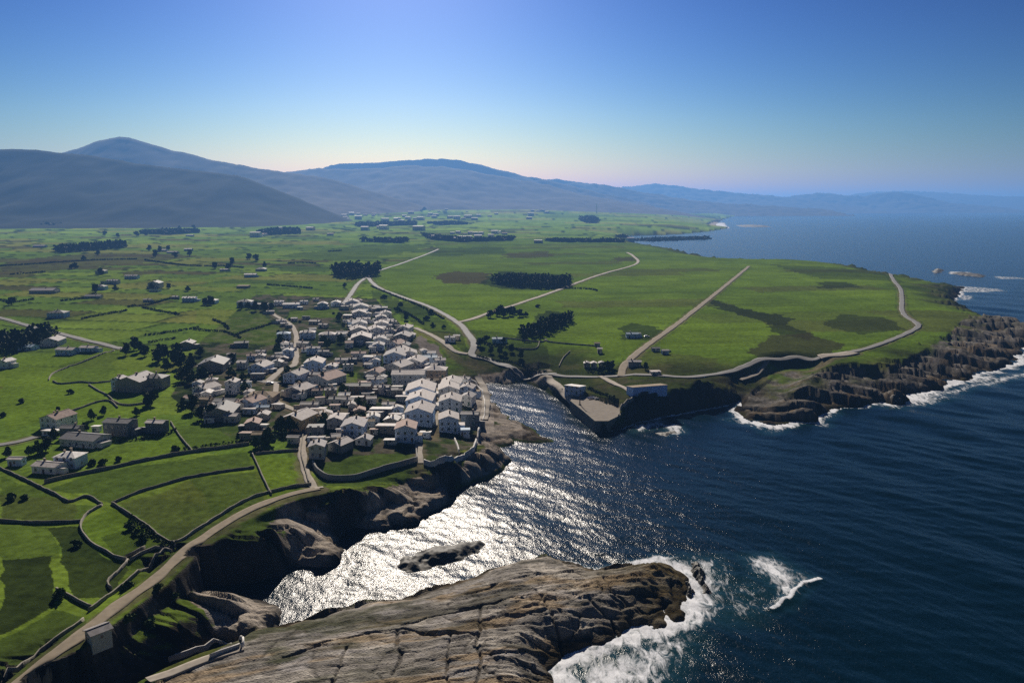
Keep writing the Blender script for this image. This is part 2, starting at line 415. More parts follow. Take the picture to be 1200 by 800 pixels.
def paint():
    x, y, d, rk = GX, GY, GD, GRK
    n = len(x)
    r = np.hypot(x, y)
    wx = x + (fbm(x / 40, y / 40, 2, 71) - 0.5) * 16; wy = y + (fbm(x / 40, y / 40, 2, 72) - 0.5) * 16
    # --- field pattern west of the bypass road (small strips) and on the plateau (big fields)
    a = R(-12)
    u = wx * math.cos(a) + wy * math.sin(a); v = -wx * math.sin(a) + wy * math.cos(a)
    LV = np.where(r < 1500, 46.0, np.where(r < 3500, 90.0, 170.0)); LU = LV * 2.1
    j = np.floor(v / LV); off = hid(j, j * 0 + 3, 5)
    i = np.floor(u / LU + off * 3)
    h1 = hid(i, j, 1); h2 = hid(i, j, 2)
    eu = (u / LU + off * 3 - i); ev = v / LV - j
    ed = np.minimum(np.minimum(eu, 1 - eu) * LU, np.minimum(ev, 1 - ev) * LV)
    g0, g1, g2, g3, br = C(.155,.230,.030), C(.110,.180,.026), C(.070,.115,.024), C(.175,.195,.042), C(.075,.064,.030)
    col = lerp(lerp(g1[None].repeat(n, 0), g0, ss(.3, .7, h1)), g3, ss(.8, .9, h2))
    col = lerp(col, g2, ss(.15, .05, h2) * 0.9)
    col = lerp(col, br, ss(.925, .935, h1) * 0.8)
    LV2, LU2 = 58.0, 170.0
    a2 = R(8)
    u2 = wx * math.cos(a2) + wy * math.sin(a2); v2 = -wx * math.sin(a2) + wy * math.cos(a2)
    j2 = np.floor(v2 / LV2); i2 = np.floor(u2 / LU2 + hid(j2, j2, 4) * 2)
    k1 = hid(i2, j2, 9)
    pc = lerp(C(.105,.170,.020)[None].repeat(n, 0), C(.140,.215,.020), k1)
    pc = lerp(pc, C(.090,.090,.030), ss(.80, .95, hid(i2, j2, 10)) * .6)
    stripe = .6 * vn(u2 / 60, v2 / 5, 14) + .4 * vn(u2 / 200, v2 / 14, 15)
    pc = pc * (0.72 + 0.5 * stripe[:, None])
    road = pts([(640,470),(548,405),(500,358),(433,325),(460,312),(515,292)])
    bx = np.interp(y, [p[1] for p in road] + [20000], [p[0] for p in road] + [-2500])
    plat = ss(-6, 6, x - bx) * ss(240, 330, y)
    plat = np.where(r > 2300, 0, plat)
    col = col * (1 + .75 * ss(1200, 4000, r))[:, None]  # far fields lightened with distance, haze put into the colour
    hedge = ss(3.0, 1.0, ed * np.clip(900 / r, .25, 1)) * (0.35 + 0.65 * (hid(i + (eu > .5), j, 6) > .35)) * (1 - plat)
    mow = np.sin(np.where(hid(i, j, 16) > .5, u, v) * 2 * math.pi / 3.4 + 3 * fbm(x / 20, y / 20, 2, 17)) * ss(700, 300, r)
    col = col * (1 + .10 * mow * (1 - plat))[:, None]
    hedge = hedge * ss(430, 600, r)
    for L in ROADS:
        hedge = hedge * ss(4, 10, segdist(x, y, pts(L[0])))
    rough = fbm(x / 30, y / 30, 4, 77)
    col = lerp(col, pc, plat)
    col = col * (0.72 + 0.5 * rough)[:, None]
    patch = ss(.52, .68, fbm(x / 55, y / 38, 4, 79))
    col = lerp(col, C(.045,.058,.020), patch * np.where(plat > .5, .22, .25))
    dk = C(.016,.026,.010)
    col = lerp(col, dk, hedge * .85)
    # --- patches read from the photograph
    qx = x + (fbm(x / 12, y / 12, 3, 81) - .5) * 10 * np.clip(r / 500, .5, 3); qy = y + (fbm(x / 12, y / 12, 3, 82) - .5) * 10 * np.clip(r / 500, .5, 5)
    heath, brown, lime, mid, scrub = C(.024,.030,.012), C(.066,.050,.028), C(.115,.180,.018), C(.068,.108,.020), C(.020,.030,.011)
    for L, c, k in PATCHES:
        m = inpoly(qx, qy, pts(L))
        cc = dict(heath=heath, brown=brown, lime=lime, mid=mid, scrub=scrub)[c]
        col[m] = col[m] * (1 - k) + cc * k * (0.75 + .5 * rough[m])[:, None]
    # village ground: trodden earth, gardens
    vm = inpoly(x, y, VILLAGE)
    gv = fbm(x / 9, y / 9, 3, 90)
    vc = lerp(lerp(C(.045,.066,.020)[None].repeat(vm.sum(), 0), C(.10,.09,.065), ss(.50, .62, gv[vm])), C(.022,.032,.014), ss(.46, .36, gv[vm]))
    col[vm] = vc
    for L, c, k in GARDENS:
        m = inpoly(x + (rough - .5) * 4, y, pts(L))
        cc = dict(heath=heath, brown=brown, lime=lime, mid=mid, scrub=scrub)[c]
        col[m] = col[m] * (1 - k) + cc * k * (0.75 + .5 * fbm(x[m] / 8, y[m] / 3, 4, 93))[:, None]
    for L in ROADS:                                          # worn, dusty verges
        rd = segdist(x, y, pts(L[0])) - L[1] / 2
        col = lerp(col, C(.15,.125,.08), ss(2.6, .2, rd + (vn(x / 2.5, y / 2.5, 19) - .5) * 3) * .75 * (r < 1200))
        col = lerp(col, C(.030,.045,.015), ss(1.2, .3, np.abs(rd - 3.2)) * .5 * (vn(x / 6, y / 6, 20) > .45))
    # --- coastal heath band
    cb = ss(70, 18, d + (rough - .5) * 60) * (r > 330) * ss(.5, 3, GH) * (r < 3000) * (~vm)
    col = lerp(col, lerp(C(.030,.036,.014)[None].repeat(n, 0), C(.075,.068,.032), ss(.45, .7, fbm(x / 18, y / 18, 3, 95))), cb * .85)
    cb2 = ss(26, 8, d + (rough - .5) * 20) * (r <= 330) * (~GFG)
    col = lerp(col, C(.032,.042,.015), cb2 * .6)
    # --- rock
    s1, s2, crk, uu, vv = GS['s1'], GS['s2'], GS['crack'], GS['u'], GS['v']
    q = fbm(x / 6, y / 6, 4, 101)
    rc = lerp(C(.24,.222,.198)[None].repeat(n, 0), C(.47,.43,.375), ss(.35, .7, s1 * .4 + q * .4 + .25 * (GS['ai'] - .5) + .2 * (GS['bi'] - .5)))
    rc = lerp(rc, C(.33,.235,.13), ss(.56, .68, fbm(uu / 22, vv / 4, 4, 103)) * .6)        # ochre bands
    rc = lerp(rc, C(.040,.042,.026), ss(.56, .68, fbm(uu / 14, vv / 5, 4, 107)) * .55)        # dark lichen
    rc = lerp(rc, C(.40,.375,.36), ss(.62, .76, fbm(uu / 9, vv / 3, 3, 109)) * .6)             # pale grey faces
    hb = inpoly(x, y, HARB)
    rc = np.where(hb[:, None], lerp(rc, C(.30,.255,.215), .62 + 0 * x), rc)
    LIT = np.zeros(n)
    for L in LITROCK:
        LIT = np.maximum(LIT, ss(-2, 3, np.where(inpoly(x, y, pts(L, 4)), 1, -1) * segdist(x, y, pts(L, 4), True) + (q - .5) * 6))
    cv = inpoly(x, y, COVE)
    rc = np.where(cv[:, None], lerp(rc, C(.36,.31,.255), .25 + .45 * LIT) * (.20 + .85 * LIT)[:, None], rc)  # shade painted into the cove rock, sunlit ledges left pale
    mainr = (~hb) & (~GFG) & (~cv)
    rc = np.where(mainr[:, None], rc * np.where(GS['shelf'], .52, .22)[:, None], rc)  # cliff rock darkened in its colour to deepen the shade
    tip = ss(2, 52, x + (y - 225) * .3 + (q - .5) * 14) * GFG
    rc = lerp(rc, rc * C(.44,.40,.28) + C(.012,.010,.002), tip * .9)
    rc = lerp(rc, C(.034,.026,.012), ss(3.4, .6, GZ + (q - .5) * 2) * .85 * ((x > 5) | (~(hb | cv))))   # wet weed at the waterline
    lam = np.abs(2 * ((vv / 1.5 + 2.2 * fbm(uu / 18, vv / 9, 3, 113)) % 1) - 1)
    rc = rc * (1 - .30 * ss(.35, .05, lam) * ss(.4, .6, fbm(uu / 12, vv / 6, 2, 114)))[:, None]
    rc = rc * (1 - .5 * crk[:, None])
    veg = GFG * ss(-10, -70, x) * ss(.5, .62, fbm(uu / 18, vv / 6, 4, 111))
    rc = lerp(rc, C(.050,.058,.020), veg * .8)
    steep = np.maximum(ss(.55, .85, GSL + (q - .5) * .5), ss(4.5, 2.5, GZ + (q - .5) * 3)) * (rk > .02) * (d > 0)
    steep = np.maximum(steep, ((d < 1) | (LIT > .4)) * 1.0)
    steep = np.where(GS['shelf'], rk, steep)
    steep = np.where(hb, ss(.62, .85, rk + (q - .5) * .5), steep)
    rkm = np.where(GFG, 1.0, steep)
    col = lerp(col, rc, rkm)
    ql = inpoly(x, y, QUAY)
    col[ql] = C(.20,.165,.12) * (.8 + .4 * q[ql])[:, None]
    yard = (segdist(x, y, pts([(562,447),(567,470),(566,494)], 8)) < 5.5)
    col[yard] = C(.33,.29,.25)
    bare = inpoly(qx, qy, pts([(488,392),(512,404),(516,420),(490,420)]))
    col[bare] = C(.17,.15,.13) * (.8 + .4 * q[bare])[:, None]
    sand = (d < 40) & (y > 3500) & (np.abs(x - 1000) < 500) & (GH < 4)
    col[sand] = C(.45,.40,.33)
    return np.clip(col, .004, .6), rkm, hedge


ROADS = [   # pixels, width in metres, material
 ([(5,815),(25,798),(60,769),(95,744),(140,708),(180,680),(215,648),(250,622),(285,601),(320,586),(345,578),(374,572)],3.8,'road_track','pale sandy track'),
 ([(374,572),(361,560),(354,530),(357,496),(352,484),(330,474),(323,468),(324,449)],3.2,'road_pale','lane'),
 ([(280,446),(300,446),(324,449)],5,'road_grey','lane'),([(312,449),(322,440),(332,432),(345,427),(347,408),(347,393),(341,381),(328,373),(315,365)],4,'road_pale','lane'),
 ([(650,439),(600,431),(572,421),(553,416),(556,404),(549,392),(536,378),(502,359),(452,341),(437,332),(432,323),(445,317),(470,309),(500,298),(514,292)],5.2,'road_grey','bypass'),
 ([(535,378),(553,374),(576,366),(640,345),(700,323),(746,309),(742,300),(735,296)],5,'road_pale','farm road'),
 ([(548,415),(532,411),(518,400),(502,391),(486,384)],4,'road_pale','track'),
 ([(640,438),(660,441),(720,441),(800,442),(835,439),(860,435),(895,422),(930,420),(960,420),(1000,412),(1035,402),(1060,392),(1076,383),(1072,377),(1062,371),(1057,363),(1057,350),(1055,338),(1046,326),(1042,320)],4.4,'road_grey','coast road'),
 ([(728,441),(731,430),(742,418),(765,400),(800,375),(850,335),(878,312)],5,'road_track','straight track'),
 ([(433,323),(420,332),(411,345),(402,357)],5,'road_grey','lane'),
 ([(-10,370),(20,378),(40,384),(70,391),(105,400),(143,409)],5.5,'road_grey','lane'),([(-10,523),(20,518),(42,512)],4.5,'road_grey','lane'),
 ([(640,440),(655,452),(668,464),(676,472)],5,'road_pale','quay ramp'),([(703,441),(725,452),(748,464)],3,'road_pale','path'),
 ([(899,422),(893,432),(885,440),(868,446)],3,'road_pale','path'),([(508,500),(510,485),(511,468),(512,455)],4,'road_track','alley'),
 ([(560,441),(567,455),(570,470),(566,492)],4.5,'road_pale','promenade'),([(174,800),(200,789),(240,773),(285,759)],2.6,'road_pale','path'),
 ([(492,543),(492,525),(489,510)],2.6,'road_pale','lane'),([(960,420),(985,416),(1000,413)],9,'road_pale','lay-by'),
]
LITROCK_OLD = [[(420,610),(440,590),(480,572),(520,565),(525,578),(490,598),(440,615)],[(318,628),(345,612),(380,616),(398,640),(385,660),(340,650)],[(225,710),(260,697),(320,700),(330,715),(300,735),(255,730)]]
PATCHES = [
 ([(508,325),(530,318),(575,320),(572,331),(560,333),(520,332)],'brown',.85),([(560,332),(585,318),(668,322),(668,338),(600,340)],'scrub',.8),
 ([(588,297),(645,294),(650,301),(592,303)],'brown',.7),([(505,291),(590,289),(592,297),(505,300)],'scrub',.5),([(718,302),(745,300),(746,306),(718,307)],'brown',.7),
 ([(728,384),(742,378),(772,384),(776,392),(765,398),(730,398)],'scrub',.75),([(605,392),(640,364),(672,368),(655,384),(612,398)],'scrub',.8),
 ([(826,349),(870,361),(930,373),(922,382),(900,380),(870,370),(832,358)],'heath',.9),([(905,378),(925,382),(960,396),(945,398),(905,390)],'heath',.8),
 ([(878,412),(905,392),(948,390),(988,404),(975,415),(890,419)],'brown',.6),([(878,412),(905,392),(948,390),(988,404),(975,415),(890,419)],'heath',.45),
 ([(985,368),(1040,372),(1062,385),(1010,392),(965,382)],'heath',.7),([(955,331),(990,330),(1008,337),(965,338)],'heath',.75),([(900,310),(1040,316),(1060,330),(960,326)],'heath',.5),
 ([(640,418),(720,430),(725,440),(600,430),(545,408),(560,395),(640,405)],'mid',.6),([(548,384),(600,392),(640,402),(640,425),(590,432),(556,415)],'scrub',.55),
 ([(430,338),(500,362),(545,392),(550,410),(500,390),(440,350)],'scrub',.55),([(735,425),(760,410),(840,420),(830,432),(740,438)],'brown',.4),
 ([(0,310),(60,300),(200,298),(240,300),(150,310),(0,322)],'brown',.7),([(150,318),(190,316),(180,322),(140,324)],'brown',.7),
 ([(320,300),(420,288),(520,286),(450,300),(400,306)],'mid',.8),
 ([(0,425),(60,412),(180,405),(210,420),(130,450),(185,490),(60,490),(0,505)],'lime',.75),
 ([(60,440),(75,425),(140,412),(130,447),(75,448)],'mid',.5),
 ([(100,540),(205,510),(225,527),(120,548)],'lime',.6),([(205,505),(275,490),(285,520),(228,530)],'mid',.75),([(205,505),(275,490),(285,520),(228,530)],'lime',.3),
 ([(55,575),(120,552),(290,528),(297,545),(180,570),(130,590),(100,580)],'mid',.9),([(300,560),(290,530),(355,535),(360,570),(318,580)],'lime',.75),
 ([(140,590),(230,560),(300,550),(318,578),(210,632)],'brown',.35),([(225,560),(295,550),(315,580),(260,600),(235,580)],'mid',.7),
 ([(0,560),(48,572),(85,590),(120,592),(95,610),(0,610)],'mid',.8),([(0,580),(90,585),(90,610),(0,610)],'brown',.3),
 ([(100,608),(130,592),(165,615),(195,640),(148,655),(100,632)],'lime',.5),([(120,625),(150,615),(175,640),(145,650)],'scrub',.5),
 ([(60,615),(95,615),(105,635),(148,658),(120,690),(85,695),(70,640)],'scrub',.85),([(0,612),(60,614),(70,650),(0,660)],'mid',.7),
 ([(0,655),(60,648),(62,700),(0,738)],'scrub',.9),([(0,745),(60,705),(95,715),(95,730),(0,800),(-40,800)],'mid',.85),
 ([(0,255),(60,252),(130,258),(128,266),(20,266),(0,262)],'scrub',.8),
]
GARDENS = [
 ([(370,553),(385,560),(415,560),(450,550),(487,541),(484,520),(440,522),(380,535)],'mid',.9),([(490,520),(540,520),(545,534),(495,543)],'mid',.8),
 ([(536,516),(552,514),(548,528),(537,531)],'lime',.95),([(380,455),(412,452),(412,470),(380,472)],'lime',.6),([(340,365),(398,362),(396,372),(335,374)],'lime',.6),
 ([(382,436),(420,434),(418,448),(385,448)],'lime',.55),([(360,400),(395,415),(395,425),(360,418)],'scrub',.5),([(205,500),(275,492),(290,520),(215,525)],'mid',.6),
 ([(230,350),(300,362),(330,385),(325,405),(230,400)],'lime',.4),([(495,455),(512,455),(510,500),(502,500)],'brown',.6),
]
def slope():
    X, Y, Z = GX.reshape(NR, NC), GY.reshape(NR, NC), GZ2
    sr = np.abs(np.gradient(Z, axis=0)) / np.maximum(np.abs(np.gradient(np.hypot(X, Y), axis=0)), .05)
    sa = np.abs(np.gradient(Z, axis=1)) / np.maximum(np.hypot(np.gradient(X, axis=1), np.gradient(Y, axis=1)), .05)
    return np.hypot(sr, sa).ravel()
GSL = slope()
GC, GRKM, GHE = paint()
GZ = GZ + GHE * 0.9 * np.where(np.hypot(GX, GY) < 560, .0, 1) * (GD > 20) * np.clip(1 - (np.hypot(GX, GY) - 1800) / 1500, 0, 1)
GZ2 = GZ.reshape(NR, NC)
idx = np.arange(NR * NC).reshape(NR, NC)
quads = np.stack([idx[:-1, :-1], idx[1:, :-1], idx[1:, 1:], idx[:-1, 1:]], -1).reshape(-1, 4)[:, ::-1]

def submesh(mask, z):
    q = quads[mask[quads].any(1)]
    used = np.zeros(NR * NC, bool); used[q.ravel()] = True
    rem = np.cumsum(used) - 1
    return used, np.stack([GX[used], GY[used], z[used]], 1), rem[q]

# ---- ground material
gm, n, b = newmat('ground')
at_ = N(n, 'ShaderNodeAttribute', attribute_name='albedo'); rkA = N(n, 'ShaderNodeAttribute', attribute_name='rock')
tc = N(n, 'ShaderNodeTexCoord')
n1 = N(n, 'ShaderNodeTexNoise'); n1.inputs['Scale'].default_value = .35; n1.inputs['Detail'].default_value = 8; n1.inputs['Roughness'].default_value = .65
n2 = N(n, 'ShaderNodeTexNoise'); n2.inputs['Scale'].default_value = 2.2; n2.inputs['Detail'].default_value = 6
for q in (n1, n2): n.links.new(tc.outputs['Object'], q.inputs['Vector'])
mr = N(n, 'ShaderNodeMapRange'); mr.inputs['From Min'].default_value = .3; mr.inputs['From Max'].default_value = .7; mr.inputs['To Min'].default_value = .6; mr.inputs['To Max'].default_value = 1.4
n.links.new(n1.outputs[0], mr.inputs['Value'])
mx = N(n, 'ShaderNodeMix', data_type='RGBA', blend_type='MULTIPLY'); mx.inputs['Factor'].default_value = 1
n.links.new(at_.outputs['Color'], mx.inputs['A']); n.links.new(mr.outputs[0], mx.inputs['B'])
n.links.new(mx.outputs['Result'], b.inputs['Base Color'])
b.inputs['Roughness'].default_value = 1; b.inputs['Specular IOR Level'].default_value = .0
bp = N(n, 'ShaderNodeBump'); bp.inputs['Distance'].default_value = .5
ms = N(n, 'ShaderNodeMath', operation='MULTIPLY_ADD'); n.links.new(rkA.outputs['Fac'], ms.inputs[0]); ms.inputs[1].default_value = .5; ms.inputs[2].default_value = .25
n.links.new(ms.outputs[0], bp.inputs['Strength']); n.links.new(n2.outputs[0], bp.inputs['Height']); n.links.new(bp.outputs[0], b.inputs['Normal'])

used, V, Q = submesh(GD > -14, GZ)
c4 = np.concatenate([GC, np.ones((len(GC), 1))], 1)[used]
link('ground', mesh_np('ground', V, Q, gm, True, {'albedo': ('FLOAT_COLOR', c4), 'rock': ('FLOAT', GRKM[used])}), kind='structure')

# ================================================================ THE SEA
def sea():
    x, y = GX, GY
    r = np.hypot(x, y)
    sp = np.maximum(r * .0014, r * r / CAMZ * .00112)
    open_ = np.clip((x + .2 * y - 60) / 220, .5, 1)
    z = np.zeros(len(x)); rng = np.random.RandomState(5)
    for k in range(26):
        L = 3.0 * 1.13 ** k + rng.rand() * 2
        th = R(214) + rng.randn() * .55          # heading of the swell
        A_ = .016 * L ** .72 * (.6 + .8 * rng.rand())
        kx, ky = math.cos(th) * 2 * math.pi / L, math.sin(th) * 2 * math.pi / L
        ph = rng.rand() * 6.28 + 1.5 * fbm(x / (L * 6), y / (L * 6), 2, 200 + k) * 6
        c = np.sin(kx * x + ky * y + ph)
        z += A_ * (c + .25 * (c * c - .5)) * np.clip(L / (3 * sp) - .6, 0, 1)
    z = z * .62 * open_
    # foam
    d = GD
    nz = fbm(x / 10, y / 7, 5, 130); nz2 = fbm(x / 30, y / 30, 3, 131)
    band = np.where((d < 0) & (GF > 0), ss(1.0, 0.0, -d / np.maximum(GF * (.25 + 1.7 * nz2), .1)), 0)
    fo = band * .64
    for L, k, soft in FOAM:
        P = [(float(a), float(b)) for a, b in pts(L, 0)]
        dd = segdist(x, y, P, True); ins = inpoly(x, y, P)
        sdv = np.where(ins, dd, -dd)
        fo = np.maximum(fo, k * ss(-soft, soft, sdv))
    for L, k, wd in CRESTS:
        P = pts(L, 0)
        cdist = segdist(x, y, P)
        fo = np.maximum(fo, k * ss(wd, wd * .3, cdist + (nz - .5) * wd))
        z += ss(wd * 2.5, 0, cdist) * .5
    z += fo * (nz - .4) * 1.2 * (r < 900)
    return z, fo
FOAM = [([(820,680),(880,668),(935,700),(900,735),(850,740),(815,735)],.40,12),([(800,650),(845,652),(868,690),(850,720),(815,722),(800,690)],.60,14),([(868,652),(905,648),(952,678),(920,712),(900,690),(880,672)],.66,12),
 ([(660,768),(740,750),(800,730),(830,745),(800,800),(760,830),(650,830)],.56,12),([(700,664),(770,650),(800,652),(770,664),(700,676)],.6,2),
 ([(770,496),(800,495),(808,508),(780,512)],.55,6),([(735,495),(780,490),(790,500),(740,508)],.52,7),([(875,488),(960,500),(990,485),(975,478),(930,496)],.56,10),
 ([(1020,474),(1110,455),(1195,435),(1215,425),(1215,440),(1120,462),(1040,480)],.64,14),([(1100,335),(1160,338),(1165,343),(1105,344)],.5,10),
 ([(1122,334),(1175,338),(1185,342),(1130,342)],.5,10),([(1122,345),(1145,347),(1142,352),(1120,353)],.5,9),([(1160,323),(1200,325),(1215,328),(1165,327)],.5,10),
 ([(1110,318),(1140,319),(1140,322),(1110,321)],.6,8),([(1120,355),(1130,366),(1140,371),(1126,368)],.6,5),
 ([(828,261),(850,261),(856,268),(832,270)],.75,40),([(840,276),(875,278),(870,281),(840,279)],.3,30)]
CRESTS = [([(905,713),(912,710),(917,704),(926,702),(930,694),(937,689),(940,684),(950,682),(960,678)],.62,1.2)]
SZ, SF = sea()
sm, n, b = newmat('sea_water')
fa = N(n, 'ShaderNodeAttribute', attribute_name='foam')
tc = N(n, 'ShaderNodeTexCoord')
mp = N(n, 'ShaderNodeMapping'); mp.inputs['Rotation'].default_value = (0, 0, R(-34)); mp.inputs['Scale'].default_value = (1, .55, 1)
n.links.new(tc.outputs['Object'], mp.inputs['Vector'])
h = []
for sc, de in ((.16, 4), (1.0, 5), (2.8, 3)):
    q = N(n, 'ShaderNodeTexNoise'); q.inputs['Scale'].default_value = sc; q.inputs['Detail'].default_value = de; q.inputs['Roughness'].default_value = .6
    n.links.new(mp.outputs[0], q.inputs['Vector']); h.append(q)
acc = None
for q, k in zip(h, (1.4, .50, .20)):
    m = N(n, 'ShaderNodeMath', operation='MULTIPLY_ADD'); n.links.new(q.outputs[0], m.inputs[0]); m.inputs[1].default_value = k
    if acc: n.links.new(acc.outputs[0], m.inputs[2])
    else: m.inputs[2].default_value = 0
    acc = m
bp = N(n, 'ShaderNodeBump'); bp.inputs['Strength'].default_value = 1; bp.inputs['Distance'].default_value = .3
n.links.new(acc.outputs[0], bp.inputs['Height'])
fn = N(n, 'ShaderNodeTexNoise'); fn.inputs['Scale'].default_value = .30; fn.inputs['Detail'].default_value = 10; fn.inputs['Roughness'].default_value = .72; fn.inputs['Distortion'].default_value = .8
mf = N(n, 'ShaderNodeMapping'); mf.inputs['Rotation'].default_value = (0, 0, R(-35)); mf.inputs['Scale'].default_value = (1.3, .5, 1); n.links.new(tc.outputs['Object'], mf.inputs['Vector']); n.links.new(mf.outputs[0], fn.inputs['Vector'])
ad = N(n, 'ShaderNodeMath', operation='ADD'); n.links.new(fa.outputs['Fac'], ad.inputs[0]); n.links.new(fn.outputs[0], ad.inputs[1])
fr = N(n, 'ShaderNodeMapRange'); fr.interpolation_type = 'SMOOTHSTEP'; fr.inputs['From Min'].default_value = .90; fr.inputs['From Max'].default_value = 1.14
n.links.new(ad.outputs[0], fr.inputs['Value'])
tr = N(n, 'ShaderNodeMapRange'); tr.inputs['From Min'].default_value = .15; tr.inputs['From Max'].default_value = 1.0
n.links.new(fa.outputs['Fac'], tr.inputs['Value'])
wc = N(n, 'ShaderNodeMix', data_type='RGBA'); wc.inputs['A'].default_value = (.001, .012, .024, 1); wc.inputs['B'].default_value = (.02, .085, .10, 1)
n.links.new(tr.outputs[0], wc.inputs['Factor'])
fc = N(n, 'ShaderNodeMix', data_type='RGBA'); n.links.new(wc.outputs['Result'], fc.inputs['A']); fc.inputs['B'].default_value = (.78, .80, .84, 1)
n.links.new(fr.outputs[0], fc.inputs['Factor']); n.links.new(fc.outputs['Result'], b.inputs['Base Color'])
rg = N(n, 'ShaderNodeMapRange'); rg.inputs['To Min'].default_value = .18; rg.inputs['To Max'].default_value = .9
n.links.new(fr.outputs[0], rg.inputs['Value']); n.links.new(rg.outputs[0], b.inputs['Roughness'])
b.inputs['IOR'].default_value = 1.33; b.inputs['Specular IOR Level'].default_value = .08
n.links.new(bp.outputs[0], b.inputs['Normal'])
used, V, Q = submesh(GD < 3, SZ)
link('sea', mesh_np('sea', V, Q, sm, True, {'foam': ('FLOAT', SF[used])}), kind='structure')

# ================================================================ HILLS
hm, n, b = newmat('hill_forest')
tc = N(n, 'ShaderNodeTexCoord'); q = N(n, 'ShaderNodeTexNoise'); q.inputs['Scale'].default_value = .009; q.inputs['Detail'].default_value = 12; q.inputs['Roughness'].default_value = .78
n.links.new(tc.outputs['Object'], q.inputs['Vector'])
cr = N(n, 'ShaderNodeValToRGB'); cr.color_ramp.elements[0].position = .36; cr.color_ramp.elements[0].color = (.004, .010, .005, 1)
cr.color_ramp.elements[1].position = .68; cr.color_ramp.elements[1].color = (.016, .024, .010, 1)
e = cr.color_ramp.elements.new(.55); e.color = (.008, .015, .006, 1)
n.links.new(q.outputs[0], cr.inputs[0]); n.links.new(cr.outputs[0], b.inputs['Base Color']); b.inputs['Roughness'].default_value = 1; b.inputs['Specular IOR Level'].default_value = .05

hm2 = hm.copy(); hm2.name = 'hill_heath'
rp = [q for q in hm2.node_tree.nodes if q.type == 'VALTORGB'][0].color_ramp
for e, c in zip(rp.elements, ((.075, .062, .045, 1), (.12, .10, .07, 1), (.19, .16, .11, 1))): e.color = c
def hill(name, prof, D, depth, base_py, seed, rough=1.0):
    prof = np.array(prof, float)
    x0, x1 = prof[0, 0], prof[-1, 0]
    px = np.arange(x0, x1 + .1, 2.0)
    nv = 61
    v = np.linspace(-1, .45, nv)
    PX, VV = np.meshgrid(px, v)
    hy = np.interp(px, prof[:, 0], prof[:, 1])
    dz = (HZ - hy) / F
    Y = D + VV * depth
    X = (PX - 600) / F * D * 1.0 / CT + 0 * Y
    Hh = CAMZ + (dz * D)[None, :]
    gz = 40.0
    sh = np.where(VV < 0, 1 + VV, 1 - VV * .9)
    sh = np.clip(sh, 0, 1)
    sp = fbm(X / (depth * .35), Y / (depth * .5), 4, seed)
    Z = gz - 60 + (Hh - gz + 60) * np.clip(sh ** 1.45 + (sp - .5) * .6 * sh * (1 - sh) * 2, 0, 1.02)
    Z += (fbm(X / 90, Y / 90, 3, seed + 5) - .5) * 26 * rough * np.clip(sh * 3, 0, 1) * D / 8000
    nrow, ncol = X.shape
    ii = np.arange(nrow * ncol).reshape(nrow, ncol)
    Q = np.stack([ii[:-1, :-1], ii[:-1, 1:], ii[1:, 1:], ii[1:, :-1]], -1).reshape(-1, 4)
    link(name, mesh_np(name, np.stack([X.ravel(), Y.ravel(), Z.ravel()], 1), Q, hm if seed == 11 else hm2, True), kind='structure')

hill('hills', [(-420,205),(-300,186),(-150,180),(0,178),(20,177),(42,176),(65,177),(92,181),(118,183),(150,188),(200,196),(250,201),(290,206),(330,222),(358,233),(384,244),(410,255),(440,266)], 4300, 1500, 244, 11)
hill('hills', [(-150,215),(20,196),(70,186),(100,180),(120,174),(135,168),(148,165),(160,163.5),(172,164.5),(186,168),(215,177),(240,183),(265,189),(300,196),(330,200.5),(360,204),(400,212),(440,224),(500,242)], 6300, 2000, 244, 12)
hill('hills', [(250,235),(300,215),(340,203),(382,198.5),(420,200),(460,197),(490,195),(520,196),(545,199),(575,205),(600,210),(640,217),(680,228),(720,236),(760,242),(800,250)], 8400, 2600, 244, 13)
hill('hills', [(340,225),(390,196),(412,192.5),(440,192),(470,190),(500,187.5),(520,187),(540,189),(560,193),(590,201),(625,209),(650,214),(700,226),(760,240)], 9800, 1500, 244, 14)
hill('hills', [(590,225),(630,211),(650,210.5),(680,214),(705,217),(730,222),(760,227),(800,234),(840,238),(900,241),(960,246)], 11500, 1500, 244, 15)
hill('hills', [(690,232),(725,220),(745,217),(765,216),(790,219),(820,223),(850,226),(880,228),(930,233),(1000,243)], 16300, 2000, 243, 16)
hill('hills', [(840,246),(890,236),(920,230),(945,226.5),(958,226),(975,229),(1000,230),(1018,227),(1036,225),(1052,227),(1075,232),(1100,238),(1160,243)], 17500, 1500, 244, 17)
hill('hills', [(900,240),(960,233),(1000,226),(1040,224),(1090,226),(1130,229),(1200,231),(1300,233),(1400,238)], 23000, 2500, 243, 18)
# ================================================================ ROADS AND PATHS
simple('road_track', (.27, .225, .165), .9, .1, .3, .5)
simple('road_pale', (.36, .32, .27), .9, .1, .3, .5)
simple('road_grey', (.20, .195, .19), .85, .2, .2, .3)

def smooth(P, step):
    P = np.asarray(P, float)
    n = len(P); out = []
    for i in range(n - 1):
        p0 = P[max(i - 1, 0)]; p1 = P[i]; p2 = P[i + 1]; p3 = P[min(i + 2, n - 1)]
        k = max(1, int(np.linalg.norm((p2 - p1)[:2]) / step))
        for j in range(k):
            t = j / k
            out.append(.5 * (2 * p1 + (p2 - p0) * t + (2 * p0 - 5 * p1 + 4 * p2 - p3) * t * t + (3 * p1 - p0 - 3 * p2 + p3) * t ** 3))
    out.append(P[-1])
    return np.array(out)

def line(L, step):
    L = np.array(L, float)
    x, y, z = place(L[:, 0], L[:, 1])
    return smooth(np.stack([x, y], 1), step)

def normals(P):
    t = np.gradient(P, axis=0); t /= np.linalg.norm(t, axis=1)[:, None] + 1e-9
    return np.stack([-t[:, 1], t[:, 0]], 1)

